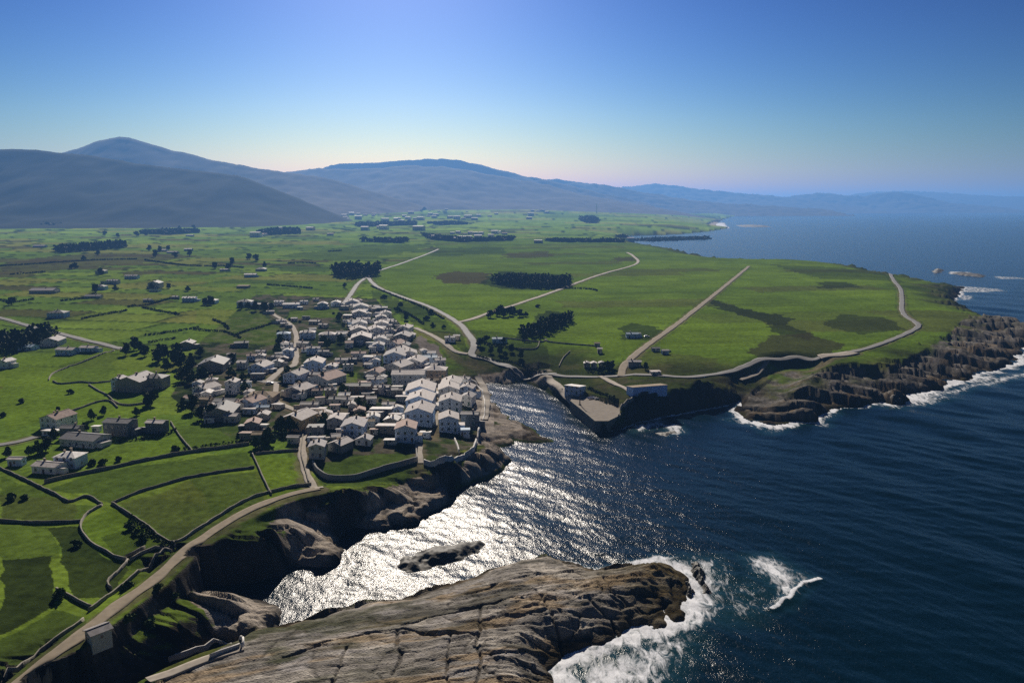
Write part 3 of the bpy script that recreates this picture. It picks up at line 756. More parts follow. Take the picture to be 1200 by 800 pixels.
for k, (L, wd, mat, nm) in enumerate(ROADS):
    P = line(L, 2.0); nn = normals(P)
    cols = np.linspace(-.5, .5, 7) * wd
    r = np.hypot(P[:, 0], P[:, 1])
    V = []
    jit = (vn(np.arange(len(P)) * .3, P[:, 0] * 0, 300 + k) - .5) * .8
    for c in cols:
        q = P + nn * (c + (jit if abs(c) > wd * .4 else 0 * jit) * np.sign(c))[:, None]
        zz = ground(q[:, 0], q[:, 1])
        V.append(np.stack([q[:, 0], q[:, 1], zz], 1))
    V = np.array(V)
    mid = np.maximum.accumulate(V[:, :, 2], 0)
    V[:, :, 2] = np.maximum(V[:, :, 2], .6 * V[:, :, 2].max(0) + .4 * V[:, :, 2]) + (.14 + r * .0002 + .004 * k)[None]
    V = np.concatenate([V[:1] - [0, 0, .5], V, V[-1:] - [0, 0, .5]], 0)       # edges go into the ground
    m, L_ = V.shape[:2]
    ii = np.arange(m * L_).reshape(m, L_)
    Q = np.stack([ii[:-1, :-1], ii[1:, :-1], ii[1:, 1:], ii[:-1, 1:]], -1).reshape(-1, 4)[:, ::-1]
    link('path' if wd < 5 else 'road', mesh_np('road', V.reshape(-1, 3), Q, MATS[mat]), kind='structure')

# ================================================================ WALLS, HEDGES
simple('dry_stone', (.26, .24, .20), .95, .1, .45, 1.6, .6)
simple('white_wash', (.60, .58, .55), .8, .2, .15, .4)
simple('grey_render', (.30, .29, .27), .9, .15, .25, .4)
RNG = random.Random(3)

def stone_wall(L, label, h=1.3, w=.6, mat='dry_stone', group='dry stone field walls', name='stone_wall', cat='wall', cap=0.0, below=.5):
    P = line(L, 1.6); nn = normals(P)
    n_ = len(P)
    rs = np.random.RandomState(len(label))
    hh = h * (1 + (rs.rand(n_) - .5) * (.35 if mat == 'dry_stone' else .03))
    ww = w * (1 + (rs.rand(n_) - .5) * (.3 if mat == 'dry_stone' else 0))
    g = ground(P[:, 0], P[:, 1])
    rings = []
    for s, top in ((-.62, 0), (-.5, 1), (-.2, 1.06), (.2, 1.06), (.5, 1), (.62, 0)):
        q = P + nn * (s * ww)[:, None]
        z = g + (hh * top if top else -below)
        rings.append(np.stack([q[:, 0], q[:, 1], z], 1))
    V = np.array(rings); m = len(rings)
    ii = np.arange(m * n_).reshape(m, n_)
    Q = np.stack([ii[:-1, :-1], ii[1:, :-1], ii[1:, 1:], ii[:-1, 1:]], -1).reshape(-1, 4)
    o0 = P.mean(0); z0 = float(g.mean())
    VV = V.reshape(-1, 3) - [o0[0], o0[1], z0]
    # closed ends
    ends = [[ii[0, 0], ii[1, 0], ii[4, 0], ii[5, 0]], [ii[1, 0], ii[2, 0], ii[3, 0], ii[4, 0]], [ii[5, -1], ii[4, -1], ii[1, -1], ii[0, -1]], [ii[4, -1], ii[3, -1], ii[2, -1], ii[1, -1]]]
    me = mesh_np(name, VV, np.concatenate([Q[:, ::-1], np.array(ends)]), MATS[mat])
    return link(name, me, label=label, cat=cat, group=group, loc=(o0[0], o0[1], z0))

WALLS = [
 ([(-10,544),(0,549),(22,559),(45,570),(66,580),(81,588),(99,582),(108,584),(120,592)],'grey stone wall stepping down from the left edge past the long white farmhouse'),
 ([(120,592),(104,601),(96,611),(95,621),(103,633),(112,640),(125,647),(137,654),(148,656)],'stone wall curving like a hook around the small bright green paddock'),
 ([(-10,610),(20,612),(50,613),(95,611)],'straight stone wall running level to the left edge below the greyish meadow'),
 ([(131,590),(150,582),(168,575),(185,570),(205,564),(225,559),(260,553),(298,548)],'long stone wall rising to the right below the striped green field'),
 ([(131,590),(150,602),(172,616),(188,630),(206,641)],'overgrown stone wall dropping to the road between paddock and brown meadow'),
 ([(150,657),(139,670),(126,683),(131,691)],'short stone wall with a kink beside the dark rough triangle of grass'),
 ([(147,653),(158,648),(170,642)],'pale short wall stub at the corner of the bright green paddock'),
 ([(152,657),(165,649),(182,642),(192,643),(201,647)],'low stone wall arching over the little verge plot beside the road'),
 ([(-5,806),(20,786),(47,763),(72,745),(98,727)],'stone wall along the upper side of the road at the bottom left corner'),
 ([(104,716),(125,700),(150,681),(178,661),(200,641),(215,632),(250,609),(285,588),(305,580),(340,571),(365,568)],'dark stone wall following the upper edge of the coast road to the village'),
 ([(66,691),(75,696),(92,705),(107,712)],'stone wall below the dark rough triangle ending at the road wall'),
 ([(52,566),(85,558),(125,550),(160,542),(185,537),(225,530),(292,521)],'tall dark wall across the fields behind the long white farmhouse',1.25),
 ([(200,495),(207,506),(215,517),(226,530)],'wall running down the slope between the two bright plots under the big stone farm'),
 ([(296,533),(302,546),(309,562),(318,580)],'wall dropping to the coast road left of the square green field by the village'),
 ([(362,566),(357,548),(353,530),(356,505)],'wall on the seaward side of the steep lane into the village'),
 ([(300,532),(322,530),(350,528)],'dark wall along the top of the square green field below the village houses'),
 ([(62,447),(72,450),(95,448),(110,449),(130,447)],'wall bounding the lower side of the loop shaped pasture by the big stone farm'),
 ([(57,446),(62,438),(80,430),(105,421),(134,411)],'curving wall on the upper side of the loop shaped pasture'),
 ([(104,451),(115,458),(125,463),(136,472),(150,475),(170,473)],'wall dropping behind the dark slate house towards the stone farm'),
 ([(70,485),(90,480),(112,472),(128,470),(138,478)],'wall above the row of dark slate farmhouses'),
 ([(588,396),(632,401),(640,398),(645,401),(700,406)],'long thin wall along the top of the small plots near the quay'),
 ([(632,401),(627,409),(600,408)],'short wall dropping from the plots above the harbour'),
 ([(668,412),(660,420),(655,430)],'short wall between the plots above the white harbour house'),
]
for a in WALLS:
    stone_wall(a[0], a[1], h=a[2] if len(a) > 2 else .85, w=.42)
stone_wall([(367,545),(371,553),(377,558),(385,562),(400,563),(415,562),(432,557),(450,551),(470,546),(488,541)],'curved rendered seawall below the long lawn under the village',2.1,.7,'grey_render','village seawalls','sea_wall','wall',below=2.5)
stone_wall([(497,544),(520,540),(545,536),(551,532),(556,526),(560,515),(562,505),(562,494)],'pale rendered seawall bending round the lit lawn at the point',2.1,.7,'white_wash','village seawalls','sea_wall','wall',below=2.5)
stone_wall([(566,494),(568,480),(567,468),(562,456),(554,447),(543,442)],'white promenade parapet along the harbour side of the village',1.1,.5,'white_wash','village seawalls','sea_wall','wall',below=1.5)
stone_wall([(533,516),(536,523),(538,531)],'short white wall beside the bright lawn at the blue gabled house',1.3,.5,'white_wash','white garden walls','garden_wall','wall')
stone_wall([(487,518),(488,530),(489,540)],'narrow grey wall beside the lane down to the seawall',1.4,.5,'grey_render','white garden walls','garden_wall','wall')
stone_wall([(198,774),(210,769),(222,765),(240,760),(262,755),(285,750)],'long white parapet along the inlet side of the foreground clifftop path',1.0,.45,'white_wash','white cliff path parapets','parapet','wall')
stone_wall([(246,771),(258,766),(270,762),(281,758)],'short white parapet on the inner side of the foreground clifftop path',1.0,.45,'white_wash','white cliff path parapets','parapet','wall')
stone_wall([(285,750),(285.5,754),(283,759)],'white end parapet closing the foreground clifftop path',1.0,.45,'white_wash','white cliff path parapets','parapet','wall')
stone_wall([(725,489),(727,480),(733,474),(741,468)],'stone parapet climbing from the quay corner to the low cliff',1.6,.7,'dry_stone','harbour walls','harbour_wall','wall')

# ---- foliage
def leafmat(name, c):
    m, n, b = newmat(name)
    oi = N(n, 'ShaderNodeTexCoord'); q = N(n, 'ShaderNodeTexNoise'); q.inputs['Scale'].default_value = 1.3; q.inputs['Detail'].default_value = 3
    n.links.new(oi.outputs['Object'], q.inputs['Vector'])
    cr = N(n, 'ShaderNodeValToRGB'); cr.color_ramp.elements[0].position = .32; cr.color_ramp.elements[1].position = .7
    cr.color_ramp.elements[0].color = (c[0] * .55, c[1] * .55, c[2] * .55, 1); cr.color_ramp.elements[1].color = (c[0] * 1.4, c[1] * 1.4, c[2] * 1.4, 1)
    n.links.new(q.outputs[0], cr.inputs[0]); n.links.new(cr.outputs[0], b.inputs['Base Color'])
    b.inputs['Roughness'].default_value = .8; b.inputs['Specular IOR Level'].default_value = .1
    return m
leafmat('leaf', (.060, .098, .024)); leafmat('leaf_dark', (.036, .062, .018)); leafmat('leaf_pine', (.032, .058, .022))
simple('bark', (.06, .045, .03), .95, .05)

def leaves(rs, clumps, per, size):     # leaf sized faces scattered through clumps
    V = []; Q = []
    for cx_, cy_, cz_, cr_ in clumps:
        p = rs.randn(per, 3); p /= np.linalg.norm(p, axis=1)[:, None]
        p *= (rs.rand(per, 1) ** .55) * cr_; p[:, 2] *= .85
        p += [cx_, cy_, cz_]
        a = rs.randn(per, 3); b_ = rs.randn(per, 3)
        a /= np.linalg.norm(a, axis=1)[:, None]; b_ -= a * (a * b_).sum(1)[:, None]; b_ /= np.linalg.norm(b_, axis=1)[:, None]
        s = size * (.6 + .8 * rs.rand(per, 1))
        base = sum(len(v) for v in V)
        V.append(np.stack([p - a * s - b_ * s * .6, p + a * s - b_ * s * .6, p + a * s + b_ * s * .6, p - a * s + b_ * s * .6], 1).reshape(-1, 3))
        Q.append(np.arange(per * 4).reshape(-1, 4) + base)
    return np.concatenate(V), np.concatenate(Q)

def tube(p0, p1, r0, r1, k=6):
    p0, p1 = np.array(p0, float), np.array(p1, float)
    d = p1 - p0; d /= np.linalg.norm(d)
    u = np.cross(d, [.3, 1, .2]); u /= np.linalg.norm(u); v = np.cross(d, u)
    a = np.linspace(0, 2 * math.pi, k, False)
    c = np.cos(a)[:, None] * u + np.sin(a)[:, None] * v
    V = np.concatenate([p0 + c * r0, p1 + c * r1])
    Q = [[i, (i + 1) % k, k + (i + 1) % k, k + i] for i in range(k)]
    return V, np.array(Q)

def joinvq(parts):
    V = []; Q = []; b0 = 0
    for v, q in parts:
        V.append(v); Q.append(np.asarray(q) + b0); b0 += len(v)
    return np.concatenate(V), np.concatenate(Q)

def tree_meshes(seed, h, wd, leaf, low):
    rs = np.random.RandomState(seed)
    limbs = [tube((0, 0, -.4), (0.1, 0, h * .55), h * .035 + .05, h * .02 + .02)]
    cl = []
    for k in range(7 if not low else 5):
        a = rs.rand() * 6.28; rr_ = wd * .5 * (.25 + .5 * rs.rand())
        z = h * ((.26 if not low else .2) + .5 * rs.rand())
        c = (math.cos(a) * rr_, math.sin(a) * rr_, z, wd * (.24 + .12 * rs.rand()))
        cl.append(c); limbs.append(tube((0.05, 0, h * .3), c[:3], h * .018 + .015, .02, 4))
    cl.append((0, 0, h * .8, wd * .22)); cl.append((0, 0, h * .5, wd * .36))
    V, Q = leaves(rs, cl, 60, .062 * wd + .14)
    tv, tq = joinvq(limbs)
    return mesh_np('trunk', tv, tq, MATS['bark']), mesh_np('crown', V, Q, MATS[leaf])
TM = {'t': [tree_meshes(s, 7, 6, 'leaf', False) for s in (1, 2, 3)], 'd': [tree_meshes(s, 8, 6.5, 'leaf_dark', False) for s in (4, 5)], 'b': [tree_meshes(s, 2.6, 3.6, 'leaf', True) for s in (6, 7, 8)],
      'p': [tree_meshes(s, 10, 5, 'leaf_pine', False) for s in (9, 10)]}
HOUSES_AT = []

def tree(px, py, typ, s, label, group):
    x, y, z = (float(v) for v in place([px], [py]) for v in v)
    tr_, cr_ = RNG.choice(TM[typ])
    nm = 'bush' if typ == 'b' else 'tree'
    o = link(nm, None, label=label, cat=nm, group=group, loc=(x, y, z - .1), rz=RNG.random() * 6.28)
    o.scale = (s, s, s * RNG.uniform(.85, 1.15))
    link('trunk', tr_, o); link('crown', cr_, o)

def leafy_row(L, h, wd, label, name='hedge', kind=None, mat='leaf_dark', group='field hedges'):
    P = line(L, 1.5)
    rs = np.random.RandomState(len(label) * 3 + int(P[0][0]) % 97)
    g = ground(P[:, 0], P[:, 1])
    r = float(np.hypot(*P.mean(0)))
    cl = [(p[0] + rs.randn() * wd * .15, p[1] + rs.randn() * wd * .15, gz + h * (.35 + .15 * rs.rand()), wd * .5 * (.7 + .5 * rs.rand())) for p, gz in zip(P, g)]
    if len(cl) > 160: cl = cl[::int(len(cl) / 160) + 1]
    V, Q = leaves(rs, cl, 22, .16 * wd)
    o0 = np.array([P[:, 0].mean(), P[:, 1].mean(), g.mean()])
    V[:, 2] = np.maximum(V[:, 2], ground(V[:, 0], V[:, 1]) - .2)
    link(name, mesh_np(name, V - o0, Q, MATS[mat]), label=label, cat=name, group=group, loc=o0)
HEDGES = [
 ([(172,393),(190,391),(215,387),(232,384)],'dark hedge end left of the striped fields behind the village'),
 ([(228,386),(245,388),(262,389),(282,396)],'dark hedge bending down towards the ruined grey barn'),
 ([(174,402),(190,399),(205,397)],'short dark hedge under the meadow left of the old stone village houses'),
 ([(250,375),(262,380),(268,386)],'slanting hedge inside the bright green field behind the village'),
 ([(275,394),(290,388),(305,384),(320,379)],'hedge leading from the bright field to the grey sheds on the lane'),
 ([(96,374),(115,370),(140,366),(148,364)],'dark hedge through the meadows between the scattered grey farmhouses'),
 ([(150,360),(175,357),(198,351),(210,351)],'hedge running up to the bungalow with a white roof'),
 ([(168,361),(188,365),(210,369)],'hedge crossing the long meadow left of the village'),
 ([(0,352),(18,354),(40,351)],'hedge at the left edge below the grey walled farm'),
 ([(72,353),(95,350),(112,347)],'grey green hedge below the middle farm cluster'),
 ([(12,322),(30,321),(52,319)],'isolated dark hedge strip on the brown field at the left'),
 ([(0,312),(60,308),(110,305),(160,304)],'long dark hedge above the brown field at the left'),
 ([(170,305),(190,308),(215,311),(235,312)],'dark tree hedge below the orchard in the middle plain'),
 ([(240,312),(262,312),(285,314)],'dark hedge beside the white roofed hall in the middle plain'),
 ([(313,334),(340,336),(365,338)],'dark scrub hedge on the olive slope behind the village'),
 ([(338,309),(352,308),(370,309)],'bushy hedge left of the dark rectangular wood'),
 ([(436,336),(460,346),(490,358),(520,374)],'hedge along the village side of the bypass road'),
 ([(462,362),(478,368),(496,380)],'scrubby hedge between village rooftops and bypass'),
 ([(560,418),(585,424),(615,430),(640,436)],'dark scrub bank under the bypass road above the harbour'),
 ([(560,400),(575,405),(600,408),(612,412)],'dark thicket row beside the small blue shed'),
 ([(690,436),(702,438),(716,437)],'dark thicket beside the straight track junction'),
 ([(688,466),(700,470),(712,474),(724,470)],'dark scrub behind the quay wall'),
 ([(690,455),(705,462),(720,467)],'scrub strip below the clifftop path by the quay'),
 ([(385,240+55),(400,294)],'thin hedge on the far meadow above the rectangular wood'),
 ([(700,341),(690,339),(655,338)],'thin dark hedge on the open plateau beyond the rectangular wood'),
 ([(205,528),(228,526),(252,522),(276,519)],'dark bramble bank along the tall field wall'),
 ([(205,505),(185,512),(165,515),(140,517)],'dark bramble strip in front of the slate farmhouses'),
 ([(152,607),(165,616),(176,625),(190,634),(203,640)],'bramble thicket growing over the wall beside the coast road'),
]
for L, lab in HEDGES:
    r = float(np.hypot(*[v.mean() for v in land0(np.array(L)[:, 0], np.array(L)[:, 1])]))
    leafy_row(L, 1.2 + r * .0010, 1.4 + r * .0014, lab)

def wood(poly, hgt, sp, label, name='wood', dens=34):
    P = np.array(pts(poly)); rs = np.random.RandomState(len(label))
    x0, y0 = P.min(0); x1, y1 = P.max(0)
    gx, gy = np.meshgrid(np.arange(x0, x1, sp), np.arange(y0, y1, sp))
    gx = (gx + rs.randn(*gx.shape) * sp * .3).ravel(); gy = (gy + rs.randn(*gy.shape) * sp * .3).ravel()
    m = inpoly(gx, gy, P); gx, gy = gx[m], gy[m]
    if len(gx) > 700:
        k = rs.permutation(len(gx))[:700]; gx, gy = gx[k], gy[k]
    gz = ground(gx, gy)
    bank = []
    for k in range(4):
        r2 = np.random.RandomState(50 + k)
        cl = [(r2.randn() * sp * .22, r2.randn() * sp * .22, hgt * z, sp * .42 * f) for z, f in ((.3, 1.1), (.5, 1.15), (.68, 1), (.85, .7), (.95, .35))]
        bank.append(leaves(r2, cl, dens // 5 + 3, sp * .17))
    parts = []
    for i in range(len(gx)):
        v, q = bank[i % 4]
        s = .8 + .4 * rs.rand(); a = rs.rand() * 6.28
        vv = v * [s, s, s * (.85 + .3 * rs.rand())]
        vv = np.stack([vv[:, 0] * math.cos(a) - vv[:, 1] * math.sin(a), vv[:, 0] * math.sin(a) + vv[:, 1] * math.cos(a), vv[:, 2]], 1) + [gx[i], gy[i], gz[i]]
        parts.append((vv, q)); parts.append(tube((gx[i], gy[i], gz[i] - .3), (gx[i], gy[i], gz[i] + hgt * .5), .22, .12, 4))
    V, Q = joinvq(parts)
    o0 = np.array([gx.mean(), gy.mean(), gz.mean()])
    link(name, mesh_np(name, V - o0, Q, MATS['leaf_pine']), kind='stuff', label=label, cat='wood', loc=o0)
wood([(572,331),(600,328),(668,331),(668,336),(640,339),(598,336)], 9, 5, 'long dark rectangular pine wood on the open plateau')
wood([(607,394),(625,386),(645,378),(668,374),(671,378),(652,388),(630,395),(615,399)], 7, 4.5, 'slanting dark pine wood nearest the harbour on the plateau')
wood([(387,324),(395,318),(444,318),(446,323),(412,327)], 13, 7, 'dark rectangular wood at the fork of the bypass')
wood([(64,294),(100,291),(145,288),(147,291),(110,294),(70,297)], 12, 9, 'long dark tree belt on the plain at the left')
wood([(-8,402),(30,396),(60,390),(66,395),(40,409),(0,417)], 8, 5, 'dark grove at the left edge above the bungalows')
wood([(10,266),(60,263),(128,261),(130,264),(60,267)], 14, 22, 'dark forest edge at the foot of the near hill')
wood([(160,274),(190,271),(230,271),(232,273),(200,275)], 9, 15, 'distant tree belt on the plain below the hill')
wood([(352,249),(375,247),(376,249),(353,250)], 20, 20, 'dark square copse before the far village')
wood([(416,263),(450,262),(486,261),(487,264),(420,266)], 8, 18, 'tree belt round the far village on the left')
wood([(496,276),(520,279),(560,282),(603,279),(600,282),(540,284),(505,281)], 7, 13, 'tree belt below the white village on the plain')
wood([(500,262),(530,261),(550,263),(520,264)], 8, 18, 'tree clump left of the farthest white village')
wood([(640,282),(700,283),(730,282),(730,284),(650,284)], 6, 12, 'dark hedge line beside the bay on the plain')
wood([(720,275),(760,272),(830,270),(832,273),(770,275.5)], 5, 14, 'dark scrub wood on the far shore of the bay')
wood([(300,274),(330,272),(350,271),(350,274),(310,276)], 14, 18, 'grey green trees around the distant farm with a tower')
wood([(480,282),(450,283),(420,283),(470,285)], 8, 14, 'thin dark tree line on the middle plain')
wood([(690,262),(680,258),(694,256),(700,261)], 16, 22, 'small dark copse near the far side of the plain')

TREES = [(575,372,'d',1),(582,370,'d',1.1),(590,371,'d',1.1),(597,370,'d',1),(603,368,'t',.9),(609,371,'d',1),(616,371,'t',.8),(587,367,'d',.9),(600,366,'d',.9)]
for k, (px, py, t, s) in enumerate(TREES):
    tree(px, py, t, s, 'dark bushy tree in the clump beside the farm road on the plateau', 'trees in the clump by the farm road')
for px, py, t, s in [(148,415,'d',1),(157,410,'d',1.15),(164,412,'t',1.1),(170,416,'d',1),(186,424,'d',1.2),(192,419,'d',1.1),(196,434,'t',1.1),(187,411,'t',.8)]:
    tree(px, py, t, s, 'dark tree crowding round the big old stone farm', 'trees around the old stone farm')
for px, py, t, s in [(205,425,'d',1.1),(212,430,'d',1.1),(222,436,'d',1),(216,446,'d',1.2),(226,449,'d',1.1),(238,440,'t',1),(224,424,'t',1),(235,417,'d',.9),(208,415,'d',1),(215,478,'t',.8),(225,482,'d',1),(236,492,'d',.9),(248,492,'d',.9),(262,428,'t',.8),(272,424,'d',.8)]:
    tree(px, py, t, s, 'dark tree in the grove at the western end of the village', 'trees in the western grove')
for px, py, t, s in [(107,492,'t',.7),(122,486,'t',.6),(172,476,'d',.9),(178,474,'d',.8),(160,487,'t',.6),(63,513,'t',.7),(54,528,'d',.8),(44,531,'t',.7),(34,534,'t',.6),(99,505,'t',.6),(10,535,'t',.6)]:
    tree(px, py, t, s, 'small dark tree in the yards of the slate farmhouses at the left', 'trees in the slate farm yards')
for px, py, t, s in [(246,357,'d',1.3),(241,357,'d',1.1),(291,362,'t',1.1),(300,364,'d',1.2),(310,364,'d',1.2),(318,362,'t',1),(283,362,'d',.9),(88,315,'d',1.4),(84,315,'d',1.1),(197,338,'d',1),(178,339,'d',1),(112,343,'d',1.2),(120,338,'t',1),(135,340,'t',1),(14,357,'d',1.2),(118,322,'d',1.2),(220,341,'t',1),(268,316,'d',1.4),(252,315,'d',1.4),(175,294,'d',1.7),(115,299,'d',1.5),(198,293,'d',1.7),(187,295,'d',1.5),(205,302,'d',1.5),(222,300,'d',1.6),(182,301,'d',1.6),(292,304,'d',1.7),(272,310,'d',1.4),(300,306,'d',1.5),(310,312,'t',1.3),(123,276,'d',2),(138,278,'d',1.8),(210,268,'d',2),(227,268,'d',2),(160,277,'d',2),(172,276,'d',2.1),(98,305,'t',1.4)]:
    tree(px, py, t, s, 'dark tree standing alone among the fields of the western plain', 'scattered trees on the plain')
for px, py, t, s in [(404,337,'t',.9),(466,365,'t',.8),(476,375,'d',.8),(500,375,'b',1.6),(507,383,'t',.7),(520,385,'t',.6),(505,368,'b',1.6),(450,350,'b',1.8),(470,358,'b',1.6),(563,405,'d',.8),(570,400,'d',.7),(585,415,'d',.8),(592,418,'t',.7),(600,413,'d',.8),(610,420,'t',.7),(575,414,'d',.7),(590,402,'t',.6),(705,437,'d',.8),(712,435,'d',.9),(718,432,'d',.7),(756,433,'d',.6),(660,380,'b',1.2),(630,360,'b',1.3)]:
    tree(px, py, t, s, 'dark scrubby tree on the banks between bypass and harbour', 'scrub trees along the bypass')
rs_ = random.Random(12)
VB = [(281,452),(287,458),(292,452),(331,447),(336,433),(338,445),(352,450),(378,450),(388,455),(400,460),(322,510),(329,505),(333,512),(340,505),(300,525),(306,528),(315,520),(285,505),(280,512),(290,520),(372,480),(384,485),(380,500),(386,520),(413,478),(420,480),(418,490),(424,488),(430,480),(462,482),(464,492),(404,463),(412,440),(395,440),(388,428),(402,432),(372,420),(378,402),(384,408),(400,402),(408,412),(412,405),(328,402),(325,415),(317,425),(322,436),(285,445),(275,440),(326,390),(340,375),(352,378),(390,368),(398,376),(403,382),(374,448),(540,515),(550,508),(500,512),(470,455),(474,462),(505,470),(298,448),(270,440),(446,470),(436,468),(455,440)]
for px, py in VB:
    tree(px + rs_.uniform(-1, 1), py, rs_.choice('btb'), rs_.uniform(.55, 1.0) if rs_.random() < .6 else rs_.uniform(.8, 1.2), 'small dark tree or bush in the gardens between the village houses', 'garden trees and bushes in the village')
for px, py in [(90,640),(160,626),(168,632),(152,620),(190,641),(70,700),(150,690),(205,700),(185,690),(108,545),(120,544),(138,540),(205,527),(30,585),(12,586),(26,472),(4,488),(83,461),(68,480),(175,735),(150,728)]:
    tree(px, py, 'b', rs_.uniform(.5, .9), 'low dark bush in the near fields at the lower left', 'bushes in the near fields')
# ================================================================ HOUSES
for nm, c in dict(w_white=(.80,.80,.79), w_cream=(.60,.52,.40), w_grey=(.50,.50,.48), w_stone=(.30,.28,.24), w_ochre=(.72,.50,.24), w_shade_blue=(.52,.64,.82), w_shade_bright=(.40,.60,1.0), w_tan=(.42,.34,.26), w_brown=(.22,.16,.11), w_dark=(.20,.21,.215)).items():  # the two blue tones carry skylit shade on white walls in their colour
    simple(nm, c, .9, .15, .14, .35)
for nm, c, ro in dict(r_slate=((.30,.285,.28),.5,0), r_pale=((.46,.42,.39),.5,0), r_dark=((.16,.16,.165),.5,0), r_tile=((.42,.32,.28),.7,0), r_tan=((.36,.29,.21),.8,0), r_white=((.72,.70,.66),.6,0), r_blue=((.30,.42,.55),.5,0)).items() and [(k, v[0], v[1]) for k, v in dict(r_slate=((.33,.31,.31),.55), r_pale=((.50,.46,.44),.6), r_dark=((.16,.16,.165),.5), r_tile=((.42,.32,.28),.7), r_tan=((.36,.29,.21),.8), r_white=((.74,.71,.68),.65), r_blue=((.30,.42,.55),.5)).items()]:
    simple(nm, c, ro + .15, .10, .40, .9, .35)
simple('frame_white', (.7,.7,.68), .6, .3, .05); simple('door_wood', (.12,.07,.04), .7, .3, .2); simple('door_green', (.05,.12,.08), .6, .3, .2)
simple('glass_dark', (.012,.016,.02), .12, .6, .1)

def boxvq(x0, x1, y0, y1, z0, z1):
    V = np.array([(x, y, z) for z in (z0, z1) for x, y in ((x0, y0), (x1, y0), (x1, y1), (x0, y1))], float)
    return V, [[0, 1, 2, 3][::-1], [4, 5, 6, 7], [0, 1, 5, 4], [1, 2, 6, 5], [2, 3, 7, 6], [3, 0, 4, 7]]

def polymesh(name, V, Fs, mats, idx=None):
    me = bpy.data.meshes.new(name); me.from_pydata([tuple(v) for v in V], [], [list(f) for f in Fs])
    for m in mats: me.materials.append(MATS[m])
    if idx: me.polygons.foreach_set('material_index', idx)
    me.update()
    return me

def framed(name, w_, h_, fmat, gmat, bars=True):   # a frame standing 6 cm proud with the pane set back
    parts = [boxvq(-w_/2, w_/2, -.02, .0, 0, h_)]; t = .09
    for a in ((-w_/2, -w_/2 + t, 0, h_), (w_/2 - t, w_/2, 0, h_), (-w_/2 + t, w_/2 - t, 0, t), (-w_/2 + t, w_/2 - t, h_ - t, h_)) + (((-.035, .035, t, h_ - t),) if bars else ()):
        parts.append(boxvq(a[0], a[1], -.07, -.021, a[2], a[3]))
    V = []; Fs = []; idx = []; b0 = 0
    for k, (v, f) in enumerate(parts):
        V += list(v); Fs += [[i + b0 for i in q] for q in f]; idx += [1 if k == 0 else 0] * 6; b0 += 8
    return polymesh(name, V, Fs, [fmat, gmat], idx)
WINDOW = framed('window', 1.1, 1.35, 'frame_white', 'glass_dark')
WINDOW_S = framed('window', .9, .9, 'frame_white', 'glass_dark', False)
DOOR = framed('door', 1.1, 2.1, 'frame_white', 'door_wood', False)
DOOR_G = framed('door', 1.1, 2.1, 'frame_white', 'door_green', False)
GATE = framed('door', 2.6, 2.4, 'frame_white', 'door_wood', True)
def chim():
    a = boxvq(-.35, .35, -.3, .3, 0, 1.5); b_ = boxvq(-.43, .43, -.38, .38, 1.5, 1.68)
    return polymesh('chimney', list(a[0]) + list(b_[0]), a[1] + [[i + 8 for i in q] for q in b_[1]], ['w_tan'])
CHIM = chim()

def wallmesh(w_, d_, h_, rise, ty, mat):
    x, y = w_/2, d_/2; B = -2.0
    V = [(-x,-y,B),(x,-y,B),(x,y,B),(-x,y,B),(-x,-y,h_),(x,-y,h_),(x,y,h_),(-x,y,h_)]
    Fs = []
    if ty == 'g':
        V += [(0,-y,h_+rise),(0,y,h_+rise)]
        Fs = [[0,1,5,8,4],[1,2,6,5],[2,3,7,9,6],[3,0,4,7],[4,8,9,7],[8,5,6,9],[3,2,1,0]]
    elif ty == 'l':
        V += [(-x,0,h_+rise),(x,0,h_+rise)]
        Fs = [[0,1,5,4],[1,2,6,9,5],[2,3,7,6],[3,0,4,8,7],[4,5,9,8],[8,9,6,7],[3,2,1,0]]
    elif ty == 's':                                   # mono-pitch, high side towards the sea
        V[6] = (x,y,h_-rise); V[7] = (-x,y,h_-rise)
        Fs = [[0,1,5,4],[1,2,6,5],[2,3,7,6],[3,0,4,7],[4,5,6,7],[3,2,1,0]]
    else:
        Fs = [[0,1,5,4],[1,2,6,5],[2,3,7,6],[3,0,4,7],[4,5,6,7],[3,2,1,0]]
    return polymesh('wall', V, Fs, [mat])

def slab(quad, t):                                    # roof slope with thickness
    q = [Vector(p) for p in quad]
    n_ = (q[1] - q[0]).cross(q[-1] - q[0]).normalized()
    if n_.z < 0: n_ = -n_
    k = len(q)
    V = [tuple(p + n_ * .02) for p in q] + [tuple(p + n_ * (t + .02)) for p in q]
    Fs = [list(range(k))[::-1], list(range(k, 2 * k))] + [[i, (i + 1) % k, k + (i + 1) % k, k + i] for i in range(k)]
    return V, Fs

